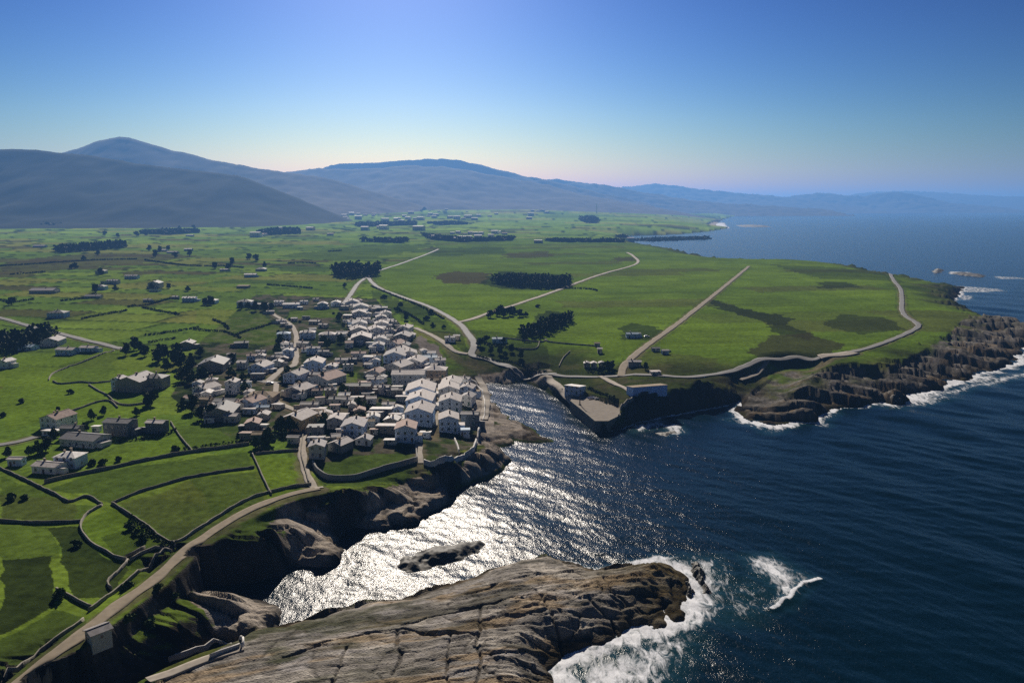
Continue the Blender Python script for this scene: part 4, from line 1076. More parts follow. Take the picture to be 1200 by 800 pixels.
def roofmesh(w_, d_, h_, rise, ty, mat, o=.35):
    x, y = w_/2, d_/2; P = []
    if ty in 'gl':
        a, b_ = (x, y) if ty == 'g' else (y, x)
        dr = rise * o / a
        for s in (-1, 1):
            q = [(s*(a+o), -b_-o, h_-dr), (s*(a+o), b_+o, h_-dr), (0, b_+o, h_+rise), (0, -b_-o, h_+rise)]
            if ty == 'l': q = [(p[1], p[0], p[2]) for p in q]
            P.append(slab(q, .16))
        r_ = boxvq(-.18, .18, -b_-o, b_+o, h_+rise+.1, h_+rise+.26) if ty == 'g' else boxvq(-b_-o, b_+o, -.18, .18, h_+rise+.1, h_+rise+.26)
        P.append(r_)
    elif ty == 'h':
        X, Y = x+o, y+o; m = min(X, Y)
        if X >= Y: r0, r1 = (-(X-m)-.01, 0, h_+rise), (X-m+.01, 0, h_+rise)
        else: r0, r1 = (0, -(Y-m)-.01, h_+rise), (0, Y-m+.01, h_+rise)
        c = [(-X,-Y,h_-.1),(X,-Y,h_-.1),(X,Y,h_-.1),(-X,Y,h_-.1)]
        V = c + [r0, r1] + [(p[0], p[1], h_-.25) for p in c]
        if X >= Y: Fs = [[0,1,5,4],[1,2,5],[2,3,4,5],[3,0,4]]
        else: Fs = [[0,1,4],[1,2,5,4],[2,3,5],[3,0,4,5]]
        Fs += [[6,7,1,0],[7,8,2,1],[8,9,3,2],[9,6,0,3],[9,8,7,6]]
        P.append((V, Fs))
    elif ty == 's':
        dr = rise * o / (2 * y)
        P.append(slab([(-x-o,-y-o,h_+dr),(x+o,-y-o,h_+dr),(x+o,y+o,h_-rise-dr),(-x-o,y+o,h_-rise-dr)], .14))
    else:
        P.append(boxvq(-x-.12, x+.12, -y-.12, y+.12, h_+.003, h_+.28))
    V = []; Fs = []
    for v, f in P:
        Fs += [[i + len(V) for i in q] for q in f]; V += [tuple(p) for p in v]
    return polymesh('roof', V, Fs, [mat])

HB = []
def house(px, py, wpx, st, ty, yaw, wall, roof, label, name='house', cat='house', group=None, deep=None, hw=None, wins=True, wide=None):
    x, y, z = (float(v[0]) for v in place([px], [py]))
    sc = (y * CT - (z - CAMZ) * ST) / F
    w_ = wide or wpx * sc
    rs = random.Random(int(px * 7 + py * 13)); w_ *= rs.uniform(.88, 1.0); yaw += rs.uniform(-4, 4)
    h_ = hw or (2.5 * st * rs.uniform(.88, 1.06) + .2)
    d_ = deep or (w_ * (1.25 if ty in 'g' else .62 if ty == 'l' else .8))
    d_ = min(max(d_, 3.0), 26)
    rise = {'g': .18 * w_, 'l': .13 * d_, 'h': .16 * min(w_, d_), 's': .12 * d_, 'f': 0}[ty]
    rise = min(rise, 4.2)
    a = R(yaw)
    ox, oy = x - math.sin(a) * d_/2, y + math.cos(a) * d_/2
    ca, sa = math.cos(a), math.sin(a)
    cs = [(ox + ca*u*w_/2 - sa*v*d_/2, oy + sa*u*w_/2 + ca*v*d_/2) for u in (-1, 1) for v in (-1, 1)]
    zz = float(np.max(ground([c[0] for c in cs], [c[1] for c in cs]))) - .25
    zz = min(zz, z + .8)
    o = link(name, None, label=label, cat=cat, group=group, loc=(ox, oy, zz), rz=a)
    link('wall', wallmesh(w_, d_, h_, rise, ty, wall), o)
    rf = link('roof', roofmesh(w_, d_, h_, rise, ty, roof), o)
    HB.append((ox, oy, label))
    if ty in 'glh' and wins and w_ > 5.5:
        c = link('chimney', CHIM, rf)
        u = rs.uniform(-.3, .3)
        c.location = (0.0 + .5, u * d_, h_ + rise - .45) if ty == 'g' else (u * w_, .5, h_ + rise - .45) if ty == 'l' else (u * w_ * .3, .4, h_ + rise * .75)
    if wins and ty in 'gl' and w_ > 6 and rs.random() < .75:      # lean-to built against the house
        aw, ad, ah = rs.uniform(2.4, 3.6), d_ * rs.uniform(.4, .75), min(h_ - .4, rs.uniform(2.2, 3.0))
        sd_ = rs.choice((-1, 1))
        an = link('lean_to', wallmesh(aw, ad, ah, .5, 's', wall), o, loc=(sd_ * (w_/2 + aw/2 + .01), rs.uniform(-.15, .2) * d_, 0))
        link('lean_to_roof', roofmesh(aw, ad, ah, .5, 's', rs.choice((roof, 'r_pale', 'r_slate', 'r_tan')), .15), an)
    if wins and ty in 'gh' and rs.random() < .5:
        c = link('chimney', CHIM, rf); c.location = (-.25 * w_, rs.uniform(-.2, .3) * d_, h_ + rise * .45); c.scale = (.9, .9, .75)
    if not wins: return o
    dr = rs.choice((DOOR, DOOR_G))
    storeys = max(1, int(round(h_ / 2.5)))
    # front, right and left faces
    nf = max(1, int(w_ / 2.9)); dcol = rs.randrange(nf) if nf > 1 else -1
    for s in range(storeys):
        for k in range(nf):
            u = (k + .5) / nf * w_ - w_/2
            if s == 0 and k == dcol:
                p = link('door', dr, o, loc=(u, -d_/2 - .003, 0))
            else:
                link('window', WINDOW if w_ > 5 else WINDOW_S, o, loc=(u, -d_/2 - .003, 2.5*s + .95))
    if nf == 1: link('door', dr, o, loc=(-w_ * .28, -d_/2 - .003, 0))
    ns = max(1, int(d_ / 4.2))
    lowest = h_ - (rise if ty == 's' else 0)
    for side in (-1, 1):
        for s in range(storeys):
            if 2.5*s + 2.3 > lowest: continue
            for k in range(ns):
                v = (k + .5) / ns * d_ - d_/2
                link('window', WINDOW_S, o, loc=(side*(w_/2 + .003), v, 2.5*s + 1.1), rz=side*math.pi/2)
    if ty == 'g' and rise > 2.0 and rs.random() < .6:
        link('window', WINDOW_S, o, loc=(0, -d_/2 - .003, h_ + .15))
    return o

V_ = 'houses of the harbour village'
FARROW = 'houses along the back edge of the village'
H = [  # px, py of the front foot, width px, storeys, form, yaw, wall, roof, label
 # ---- back row
 (221,354,15,1.6,'l',4,'w_shade_blue','r_white','bluish bungalow with a bright white roof alone on the meadow left of the back row',FARROW),
 (286,360,17,2,'h',8,'w_shade_blue','r_dark','bluish two storey house with a dark hipped roof opening the back row',FARROW),
 (297,362,8,1,'s',0,'w_white','r_white','tiny white lean-to between the dark hipped house and the white roofed one',FARROW),
 (307,362,15,1.8,'l',6,'w_grey','r_white','white roofed house half hidden by trees where the lane leaves the back row',FARROW),
 (327,358,12,1.6,'l',5,'w_white','r_white','small house with a cream roof right of the lane end in the back row',FARROW),
 (341,361,19,1.5,'l',5,'w_shade_blue','r_white','long low blue fronted house with the brightest roof of the back row',FARROW),
 (356,356,9,1.2,'l',5,'w_white','r_white','small white roofed shed behind the long blue fronted house',FARROW),
 (351,363,6,1,'f',0,'w_white','r_white','tiny white box in front of the long blue fronted house',FARROW),
 (370,353,7,1,'l',5,'w_grey','r_pale','lone small shed on the slope behind the back row',FARROW),
 (378,362,12,1.7,'g',10,'w_shade_blue','r_slate','blue grey gabled house standing apart right of the back row',FARROW),
 (393,359,12,1.5,'g',8,'w_white','r_white','white roofed house with a dark front at the end of the back row',FARROW),
 (382,362,6,1,'f',0,'w_shade_blue','r_pale','narrow bluish shed leaning on the blue grey gabled house',FARROW),
 # ---- along the lane
 (317,368,9,1,'l',20,'w_grey','r_pale','low shed beside the upper end of the village lane'),
 (330,379,12,1,'l',20,'w_white','r_pale','long pale shed beside the bend of the upper lane'),
 (339,384,8,1,'s',15,'w_grey','r_pale','small sloping shed below the pale one at the lane bend'),
 (358,374,9,1,'s',0,'w_grey','r_white','low white roofed shed on the lawn below the back row'),
 (368,380,13,1,'l',-12,'w_cream','r_pale','low cream house with a stepped roof at the edge of the lawn'),
 (378,384,11,1,'l',-12,'w_cream','r_pale','low cream annex stepping down from the house by the lawn'),
 (332,399,15,2,'h',5,'w_shade_blue','r_blue','square blue grey house left of the lane opposite the white villa'),
 (360,397,18,2,'h',5,'w_shade_blue','r_pale','blue fronted villa with a square dormer right of the lane'),
 (383,400,20,2,'h',3,'w_white','r_pale','pale villa with a hipped roof beside the lawn in the upper village'),
 (400,393,13,1,'l',0,'w_white','r_pale','low white house between the hipped villa and the packed rooftops'),
 (337,411,12,2,'l',3,'w_white','r_white','upper one of two narrow white houses left of the lane'),
 (337,420,12,2,'g',3,'w_shade_blue','r_white','lower one of two narrow white houses left of the lane'),
 (355,407,13,1.3,'l',-15,'w_grey','r_pale','low grey house with a skewed roof right of the lane'),
 (367,415,15,1.8,'l',5,'w_shade_blue','r_pale','bluish house with a ragged roof below the skewed low one'),
 (379,417,13,1.3,'l',0,'w_grey','r_pale','pale roofed house right of the bluish ragged roofed one'),
 (367,435,23,2,'g',4,'w_shade_blue','r_pale','big bluish gabled house with a lit right roof slope in mid village'),
 (387,437,13,1.5,'g',0,'w_shade_blue','r_pale','small bluish gabled house attached right of the big bluish one'),
 (341,449,22,1.9,'g',-14,'w_shade_blue','r_pale','bluish gabled house at the corner of lane and junction'),
 (372,451,30,1.4,'g',-25,'w_grey','r_tile','broad grey house with a pinkish roof slope right of the junction'),
 (343,466,26,1.5,'g',-15,'w_grey','r_pale','wide grey house with long pink lit roof below the junction'),
 (371,463,14,1,'l',0,'w_grey','r_tile','low shed with a flat looking pink roof in mid village'),
 (362,481,22,1.2,'l',3,'w_grey','r_slate','long grey shed with a slate roof below the pink roofed shed'),
 (394,474,18,1.2,'l',5,'w_grey','r_dark','dark slate roofed shed beside the mid village lawn'),
 # ---- west end
 (300,438,21,1.7,'g',-8,'w_shade_blue','r_pale','bluish gabled house among trees at the western end'),
 (301,444,15,1.2,'s',0,'w_dark','r_dark','dark low outbuilding in front of the bluish western gable'),
 (310,438,8,1,'s',0,'w_grey','r_white','small white roofed shed right of the bluish western gable'),
 (263,431,12,1,'l',10,'w_grey','r_white','little shed with a bright white roof in the western grove'),
 (247,436,30,2,'g',12,'w_stone','r_dark','old grey stone house with a broad dark gable in the western grove'),
 (218,409,15,1.6,'g',10,'w_stone','r_white','white roofed house at the top of the western grove'),
 (283,407,17,1.2,'l',15,'w_dark','r_dark','ruined dark house at the end of the hedge above the village'),
 (305,416,11,1,'l',0,'w_grey','r_pale','small grey roofed shed among bushes above the western houses'),
 (324,422,12,1,'l',0,'w_grey','r_slate','low slate shed among bushes left of the narrow white houses'),
 (248,451,13,1.3,'h',8,'w_tan','r_pale','small tan house with a pale hipped roof near the junction'),
 (270,462,13,2.6,'g',0,'w_white','r_pale','tall narrow white house left of the junction'),
 (233,464,23,1.6,'g',-22,'w_white','r_pale','white gabled house with a bright right slope at the western edge'),
 (240,476,17,1.5,'l',-12,'w_tan','r_tan','tan roofed house below the white western gable'),
 (262,479,27,1.6,'l',-4,'w_grey','r_dark','long grey house with a dim greenish roof at the western edge'),
 (246,483,11,1,'g',0,'w_white','r_pale','tiny pale gabled outbuilding below the tan roofed house'),
 (256,494,33,1.8,'g',10,'w_stone','r_dark','large dark stone house lowest at the western edge'),
 (288,480,22,1.6,'g',-20,'w_shade_blue','r_tile','bluish gabled house with a streak of red roof beside the tan hall'),
 (303,473,35,1.4,'h',-3,'w_tan','r_tan','broad tan roofed hall below the road junction'),
 (308,484,15,1.2,'l',8,'w_grey','r_blue','low house with a bluish roof under the tan hall'),
 (308,492,13,1,'g',5,'w_grey','r_pale','small pale gabled shed in the western yards'),
 (295,505,17,1.4,'g',5,'w_dark','r_tile','dark gabled house with pinkish verge in the western yards'),
 (308,504,10,1,'s',0,'w_white','r_white','small shed with a bright white roof in the western yards'),
 (305,517,21,1.2,'l',0,'w_dark','r_tan','dark low building with an earthy roof at the foot of the western yards'),
 # ---- along the steep lane
 (341,505,30,2.1,'g',-16,'w_ochre','r_pale','big ochre gabled house with a long white lit roof beside the steep lane'),
 (343,520,14,1.2,'l',-4,'w_grey','r_slate','grey slate roofed annex below the big ochre gable'),
 (368,499,19,1,'l',5,'w_tan','r_tan','tan roofed low house right of the steep lane'),
 (369,511,19,1.6,'f',5,'w_dark','r_dark','dark flat roofed block below the tan roofed house by the lane'),
 (371,538,20,2,'g',4,'w_grey','r_slate','grey gabled house low on the steep lane with a slate roof'),
 (392,503,19,1.6,'g',-4,'w_grey','r_pale','grey house with a pale ridge above the lawn end'),
 (392,530,19,1.4,'g',-22,'w_dark','r_pale','dark fronted house with a pale roof at the left end of the long lawn'),
 (413,513,28,1.8,'g',3,'w_shade_blue','r_slate','wide slate roofed gabled house at the top of the long lawn'),
 (399,510,11,1,'s',0,'w_white','r_pale','small white shed between the grey houses above the lawn'),
 # ---- packed rooftops
 (413,358,17,1.5,'g',15,'w_white','r_pale','topmost pale house of the packed rooftops'),
 (404,363,9,1.3,'l',0,'w_grey','r_pale','small grey house left below the topmost packed rooftop'),
 (423,365,18,1.6,'g',12,'w_white','r_pale','second pale gable in the packed rooftops'),
 (447,365,14,1.5,'l',3,'w_dark','r_white','separate white roofed house right of the packed rooftops'),
 (407,373,11,1,'f',0,'w_cream','r_white','bright cream flat roofed box on the lawn beside the packed rooftops'),
 (421,372,17,1.7,'g',10,'w_white','r_pale','third pale gable in the left column of packed rooftops'),
 (426,379,17,1.6,'l',8,'w_white','r_pale','pale roof turned sideways in the left column of packed rooftops'),
 (422,386,18,1.7,'g',14,'w_white','r_slate','slate gable above the green front in the packed rooftops'),
 (421,394,20,1.7,'g',12,'w_grey','r_pale','pale gable with a dark front in the left column of packed rooftops'),
 (447,377,13,1.6,'g',15,'w_white','r_pale','narrow gable at the top of the middle column of packed rooftops'),
 (453,372,13,1.5,'g',10,'w_white','r_slate','slate gable right of the middle column top'),
 (447,385,16,1.7,'g',12,'w_white','r_pale','second gable of the middle column of packed rooftops'),
 (460,382,10,1.5,'l',5,'w_grey','r_pale','small sideways roof at the right edge of the packed rooftops'),
 (442,393,18,1.7,'g',16,'w_white','r_pale','third gable of the middle column of packed rooftops'),
 (455,391,12,1.4,'l',5,'w_white','r_slate','slate roof tucked right of the middle column'),
 (454,399,12,1.5,'l',0,'w_white','r_pale','low white house in the gap right of the middle column'),
 (472,391,16,1.6,'g',-10,'w_white','r_pale','first gable of the right column of packed rooftops'),
 (479,386,10,1.3,'l',0,'w_grey','r_pale','small shed roof crowning the right column of packed rooftops'),
 (470,401,19,1.8,'g',-5,'w_dark','r_slate','dark fronted gable of the right column of packed rooftops'),
 (423,404,26,1.8,'g',8,'w_dark','r_pale','wide pale gable with a very dark front in the packed rooftops'),
 (445,404,16,1.6,'g',5,'w_white','r_slate','slate gable below the middle column of packed rooftops'),
 (460,411,17,1.8,'g',-20,'w_white','r_tile','house with a reddish chimney stack right of the middle column'),
 (443,411,14,1.7,'g',6,'w_shade_blue','r_slate','bluish slate gable under the packed rooftops'),
 (464,418,17,1.7,'g',-18,'w_white','r_pale','pale gable under the house with the reddish chimney'),
 (473,412,14,1.7,'g',0,'w_dark','r_dark','dark house at the lower right of the packed rooftops'),
 (420,421,17,1.4,'l',0,'w_grey','r_tile','low house with a dull pinkish roof below the packed rooftops'),
 (441,422,12,1.2,'l',0,'w_grey','r_tan','low tan roofed house beside the white fronted cube'),
 (432,427,14,1.7,'f',0,'w_shade_blue','r_white','bluish cube shaped house with a white flat roof in mid village'),
 (400,426,15,1,'l',0,'w_grey','r_pale','low pale shed left of the bluish cube shaped house'),
 (412,425,12,1,'l',0,'w_dark','r_dark','dark low shed joined to the bluish cube shaped house'),
 (462,427,27,1.8,'g',5,'w_shade_blue','r_slate','broad bluish slate gable behind the big plain facade'),
 (480,423,18,1.6,'g',10,'w_white','r_pale','pale gable left of the long blue shed'),
 (502,425,20,1.1,'l',3,'w_shade_blue','r_blue','long blue shed at the head of the harbour'),
 (384,438,11,1.2,'l',0,'w_white','r_pale','small white house on the left side of the mid village lawn'),
 (381,446,11,1.2,'g',0,'w_grey','r_pale','small grey gable left of the mid village lawn'),
 # ---- around the big facade
 (460,438,24,1.6,'g',-24,'w_grey','r_pale','house with a long pale roof left of the big plain facade'),
 (483,434,22,1.7,'g',-10,'w_white','r_pale','pale gable rising behind the big plain facade'),
 (478,452,40,2.3,'l',3,'w_grey','r_pale','largest village building with a plain grey green facade'),
 (509,444,28,2,'h',-6,'w_tan','r_pale','large pale hipped roof house right of the big plain facade'),
 (437,444,18,1.5,'g',-12,'w_grey','r_tile','house with a pink lit roof left of the big plain facade'),
 (440,454,20,1.7,'l',3,'w_shade_blue','r_slate','bluish house below the pink lit roof'),
 (447,462,18,1.6,'l',0,'w_white','r_pale','pale fronted house with an open terrace below the bluish one'),
 (422,463,24,1.7,'l',0,'w_brown','r_dark','brown fronted long house at the edge of the mid village lawn'),
 (465,458,12,1,'s',0,'w_grey','r_white','low white roofed shed left foot of the big plain facade'),
 (407,475,17,1.2,'l',0,'w_grey','r_slate','grey slate shed left in the yards above the wide slate gable'),
 (431,467,14,1,'s',0,'w_grey','r_pale','low pale roof in the yards under the brown fronted house'),
 (471,471,15,1,'s',0,'w_grey','r_pale','low pale roofed shed left of the harbour row top house'),
 (455,480,15,1,'l',0,'w_white','r_pale','cluster shed with whitish roof in the middle yards'),
 (446,487,26,1.1,'s',3,'w_dark','r_white','long white roofed shed with a dark open front in the middle yards'),
 (433,500,12,1,'l',0,'w_grey','r_tan','small stepped tan shed right of the wide slate gable'),
 (438,509,9,.9,'s',0,'w_grey','r_tile','tiny pink roofed shed above the long lawn'),
 (452,508,24,1.3,'s',2,'w_stone','r_pale','half ruined open fronted building with a pale flat roof above the long lawn'),
 (457,521,16,.8,'s',0,'w_grey','r_white','low white topped outbuilding on the top edge of the long lawn'),
 (475,519,24,2.3,'g',3,'w_shade_blue','r_tile','bluish gabled house with a dark ground floor at the right end of the long lawn'),
 (498,513,12,.9,'s',0,'w_white','r_white','small white shed at the head of the lane to the seawall'),
 # ---- harbour rows
 (492,470,34,1.8,'g',3,'w_shade_blue','r_pale','top house of the harbour row left of the alley with a lit roof'),
 (491,482,33,1.8,'g',3,'w_shade_blue','r_pale','second house of the harbour row left of the alley'),
 (490,499,32,2.2,'g',3,'w_shade_blue','r_pale','lowest house of the harbour row left of the alley with a broad bluish gable'),
 (528,459,24,1.8,'g',2,'w_white','r_pale','top house of the row between alley and promenade'),
 (541,452,18,1.6,'l',-10,'w_white','r_pale','pale roofed house at the top corner of the promenade'),
 (526,468,24,1.8,'g',2,'w_white','r_pale','second house of the row between alley and promenade'),
 (546,465,16,1.8,'g',-12,'w_shade_blue','r_pale','bluish house facing the promenade near its top'),
 (527,483,26,2,'g',3,'w_white','r_pale','third house of the row between alley and promenade'),
 (546,476,15,1.9,'g',-12,'w_white','r_slate','slate roofed house facing the promenade in its middle'),
 (526,507,24,2.5,'g',4,'w_shade_blue','r_pale','tall bright blue gabled house at the lower end of the alley'),
 (550,500,21,2.4,'l',-8,'w_dark','r_slate','dark tall house beside the promenade end'),
 (545,513,12,1.1,'f',0,'w_shade_blue','r_blue','low blue shed between the bright blue gable and the lit lawn'),
 (515,452,14,1.3,'l',0,'w_tan','r_tan','low tan house over the top of the alley'),
]
for a in H:
    px, py, wpx, st, ty, yaw, wl, rf, lab = a[:9]
    house(px, py, wpx, st, ty, yaw, wl, rf, lab, group=a[9] if len(a) > 9 else V_, deep=None if ty != 'g' or st < 1.7 else None)
# ---- sheds and annexes packed between the houses
rs_ = random.Random(5)
cells = [(410,350,480,415,34,'packed rooftops'),(325,370,410,450,16,'upper lane'),(205,415,330,520,22,'western yards'),(345,455,470,525,26,'middle yards'),(425,415,520,465,18,'big plain facade')]
for x0, y0, x1, y1, k_, nm in cells:
    done = 0
    for _ in range(600):
        if done >= k_: break
        px, py = rs_.uniform(x0, x1), rs_.uniform(y0, y1)
        X_, Y_, _z = (float(v[0]) for v in place([px], [py]))
        dn = min(math.hypot((X_ - q[0]), (Y_ - q[1]) * .8) for q in HB)
        if dn < 6.2 or dn > 13 or not inpoly(np.array([X_]), np.array([Y_]), VILLAGE)[0]: continue
        if min(float(segdist(np.array([X_]), np.array([Y_]), line(L_[0], 6))[0]) for L_ in ROADS if L_[1] < 5.5 and L_[0][0][0] < 570) < 4.5: continue
        house(px, py, 10, rs_.uniform(.8, 1.5), rs_.choice('gllss'), rs_.uniform(-15, 20), rs_.choice(('w_white','w_grey','w_white','w_stone','w_shade_blue')), rs_.choice(('r_pale','r_pale','r_slate','r_white','r_tile')),
              'small outbuilding squeezed in among the houses by the ' + nm, name='outbuilding', cat='outbuilding', group='outbuildings by the ' + nm, wide=rs_.uniform(4.2, 7.5), deep=rs_.uniform(4, 7))
        done += 1
# ---- outlying farms
W_ = 'farms and houses west of the village'
for a in [
 (150,460,34,2.6,'g',-4,'w_stone','r_slate','big old stone farmhouse with a pale lit roof standing alone in the pastures'),
 (178,456,26,2.4,'h',-4,'w_stone','r_dark','dark stone wing joined to the right end of the big old farmhouse'),
 (137,458,13,2.4,'g',-4,'w_shade_blue','r_slate','pale bluish end wing on the left of the big old farmhouse'),
 (57,503,25,1.9,'g',-20,'w_white','r_tile','white two storey house with a reddish roof edge left of the slate barn'),
 (57,511,18,1,'s',-6,'w_white','r_white','low lean-to with a bright white roof before the white two storey house'),
 (81,514,24,2,'l',-8,'w_dark','r_dark','dark slate roofed barn joined to the white two storey house'),
 (136,511,32,2.3,'l',-6,'w_dark','r_dark','large dark farmhouse with a wide slate roof in the middle of the farm row'),
 (181,508,24,2,'l',-8,'w_dark','r_pale','dark farmhouse with a pale roof at the right end of the farm row'),
 (112,506,9,1,'s',0,'w_white','r_white','small white shed left of the large dark farmhouse'),
 (90,524,50,1.2,'l',-10,'w_grey','r_dark','long low grey barn in front of the farm row'),
 (76,549,28,1.8,'h',-10,'w_shade_blue','r_white','white painted end block of the long farmhouse at the lower left'),
 (51,555,34,1.1,'l',-12,'w_white','r_pale','long low wing with a pale roof of the white farmhouse at the lower left'),
 (17,546,17,1.1,'l',-6,'w_shade_blue','r_pale','small bluish house at the left edge near the long white farmhouse'),
 (27,411,22,1.1,'l',-4,'w_shade_blue','r_blue','long blue grey bungalow under the dark grove at the left edge'),
 (58,406,20,1.7,'g',8,'w_grey','r_slate','grey gabled house among trees right of the dark grove'),
 (75,416,23,1.2,'l',-6,'w_shade_blue','r_pale','pale bluish bungalow left one of two below the side road'),
 (101,412,18,1.2,'l',-6,'w_shade_blue','r_pale','pale bluish bungalow right one of two below the side road'),
 (2,432,14,1.8,'g',-10,'w_white','r_white','white house with a dark front cut by the left edge'),
 (65,373,20,1.8,'h',5,'w_shade_blue','r_dark','blue grey hipped house alone in the middle left meadows'),
 (48,344,28,1.3,'l',3,'w_grey','r_slate','long walled grey farm in the left meadows'),
 (115,340,15,1.8,'h',0,'w_shade_blue','r_dark','dark hipped house in the middle farm cluster'),
 (131,333,13,1.5,'l',0,'w_grey','r_slate','grey slate house left in the middle farm cluster'),
 (153,327,16,1.6,'l',0,'w_shade_blue','r_slate','bluish slate house right in the middle farm cluster'),
 (122,332,9,1,'s',0,'w_cream','r_white','pale open shed in the middle farm cluster'),
 (108,349,18,1.1,'l',4,'w_grey','r_dark','low grey barn below the middle farm cluster'),
 (117,321,12,1.8,'h',0,'w_grey','r_dark','dark hipped house alone above the middle farm cluster'),
 (180,338,14,2.4,'g',5,'w_grey','r_dark','tall dark house above the meadow left of the white roofed bungalow'),
 (180,342,11,1.2,'s',0,'w_white','r_white','white lean-to at the foot of the tall dark house'),
 (205,350,8,1,'l',0,'w_grey','r_white','small pale shed left of the white roofed bungalow'),
 (245,356,15,1.5,'h',0,'w_shade_blue','r_dark','dark bluish house under round trees left of the back row'),
 (172,354,10,1.1,'l',0,'w_grey','r_slate','grey slate shed on the hedge left of the white roofed bungalow'),
 (293,325,14,1.6,'l',5,'w_shade_blue','r_white','hall with a bright white roof on the middle plain'),
 (305,318,12,1.5,'h',0,'w_grey','r_dark','dark house behind the white roofed hall'),
 (262,318,10,1.2,'l',0,'w_grey','r_slate','small grey house left of the white roofed hall'),
 (220,294,10,1.6,'l',0,'w_grey','r_white','white roofed farmhouse among trees in the upper plain'),
 (189,295,10,1.3,'l',0,'w_white','r_pale','pale farmhouse among trees left in the upper plain'),
 (201,297,12,1.2,'l',0,'w_grey','r_slate','slate barn between the two farmhouses of the upper plain'),
 (222,277,8,1.6,'l',0,'w_grey','r_white','small farmhouse on the far meadow under the hill'),
 (45,290,14,1.4,'l',0,'w_shade_blue','r_slate','bluish farm beside the long dark tree belt'),
 (284,338,14,.9,'f',0,'w_tan','r_tan','low yard building on the olive slope behind the village'),
]:
    house(*a, group=W_, name='farmhouse' if 'farm' in a[8] else 'house')
P_ = 'buildings on the harbour side of the plateau'
house(670, 463, 21, 2.0, 's', -28, 'w_shade_blue', 'r_white', 'bright white roofed harbour house on the quay ramp with a bluish front', group=P_, deep=9)
house(762, 461, 46, 2.2, 's', 16, 'w_shade_bright', 'r_tan', 'long blue fronted fish store at the cliff edge beyond the quay', name='fish_store', cat='warehouse', group=P_, deep=8, hw=4.3, wins=False)
for a in [
 (744,430,16,1.1,'l',-3,'w_dark','r_slate','small grey barn beside the straight track'),
 (741,396,15,1.2,'l',5,'w_shade_blue','r_blue','bluish sheds by the dark scrub patch on the plateau'),
 (748,394,7,1,'s',0,'w_white','r_white','tiny white shed at the bluish sheds on the plateau'),
 (700,406,7,1,'l',0,'w_grey','r_tan','tiny tan roofed hut in the field above the quay'),
 (703,414,6,1.2,'l',0,'w_cream','r_white','tiny cream hut below the tan roofed one above the quay'),
 (583,402,13,1.2,'l',3,'w_shade_blue','r_blue','bright blue roofed shed beside the bypass bend'),
 (527,401,12,1.3,'l',-6,'w_white','r_white','white shed left one of two inside the bypass bend'),
 (535,398,8,1.2,'l',-6,'w_cream','r_white','cream shed right one of two inside the bypass bend'),
 (688,431,7,1,'g',0,'w_stone','r_slate','left stone hut of three by the track junction'),
 (696,431,7,1,'g',0,'w_grey','r_pale','middle stone hut of three by the track junction'),
 (705,431,7,1,'g',0,'w_stone','r_slate','right stone hut of three by the track junction'),
 (769,412,10,1,'l',8,'w_dark','r_dark','dark hut right of the straight track'),
 (780,415,8,1,'l',8,'w_shade_blue','r_pale','small bluish hut right of the dark one by the straight track'),
 (769,439,12,.7,'f',5,'w_cream','r_pale','pale ruined walls behind the long blue fish store'),
 (104,753,19,1.0,'g',-38,'w_grey','r_slate','small grey roofed barn standing below the coast road at the bottom left'),
]:
    house(*a, group=P_ if a[0] > 500 else W_, name='shed' if 'shed' in a[8] else 'hut' if 'hut' in a[8] else 'barn' if 'barn' in a[8] else 'house', cat='shed' if 'shed' in a[8] else 'hut' if 'hut' in a[8] else 'barn' if 'barn' in a[8] else 'house')

# ---- far villages: small white houses, one mesh each (walls and roof)
def farmesh(w_, d_, h_, wall, roof, ty):
    V = []; Fs = []; idx = []
    x, y = w_/2, d_/2; r_ = .09 * d_
    V = [(-x,-y,-3),(x,-y,-3),(x,y,-3),(-x,y,-3),(-x,-y,h_),(x,-y,h_),(x,y,h_),(-x,y,h_),(-x,0,h_+r_),(x,0,h_+r_)]
    Fs = [[0,1,5,4],[1,2,6,9,5],[2,3,7,6],[3,0,4,8,7]]; idx = [0]*4
    o = .4
    b0 = len(V)
    V += [(-x-o,-y-o,h_-.15),(x+o,-y-o,h_-.15),(x+o,0,h_+r_+.2),(-x-o,0,h_+r_+.2),(x+o,y+o,h_-.15),(-x-o,y+o,h_-.15)]
    Fs += [[b0,b0+1,b0+2,b0+3],[b0+3,b0+2,b0+4,b0+5]]; idx += [1,1]
    for k in range(int(w_ / 3)):                     # openings set in the front
        u = -x + 1.5 + 3 * k
        for s in range(int(h_ / 2.7)):
            b0 = len(V); z = .9 + 2.7 * s
            V += [(u-.5,-y-.03,z),(u+.5,-y-.03,z),(u+.5,-y-.03,z+1.3),(u-.5,-y-.03,z+1.3)]; Fs.append([b0,b0+1,b0+2,b0+3]); idx.append(2)
    return polymesh('far_house', V, Fs, [wall, roof, 'glass_dark'], idx)
FM = [farmesh(12, 9, 5.6, 'w_white', 'r_white', 'l'), farmesh(10, 8, 3.2, 'w_white', 'r_tile', 'l'), farmesh(15, 9, 5.6, 'w_cream', 'r_white', 'l'), farmesh(13, 10, 6.2, 'w_white', 'r_slate', 'l')]
rs_ = random.Random(31)
def far(px, py, s, label, group):
    x, y, z = (float(v[0]) for v in place([px], [py]))
    o = link('far_house', rs_.choice(FM), label=label, cat='house', group=group, loc=(x, y, z), rz=rs_.uniform(-.5, .5))
    o.scale = (s, s, s)
for px, py in [(530,274.5),(537,273.5),(545,275),(551,274),(557,275),(564,274.5),(580,274),(584,273.5),(591,275),(549,280),(542,281),(534,282),(560,280),(575,278)]:
    far(px, py, rs_.uniform(1.2, 1.9), 'tiny white house in the near one of the far villages among trees on the plain', 'houses of the nearer far village')
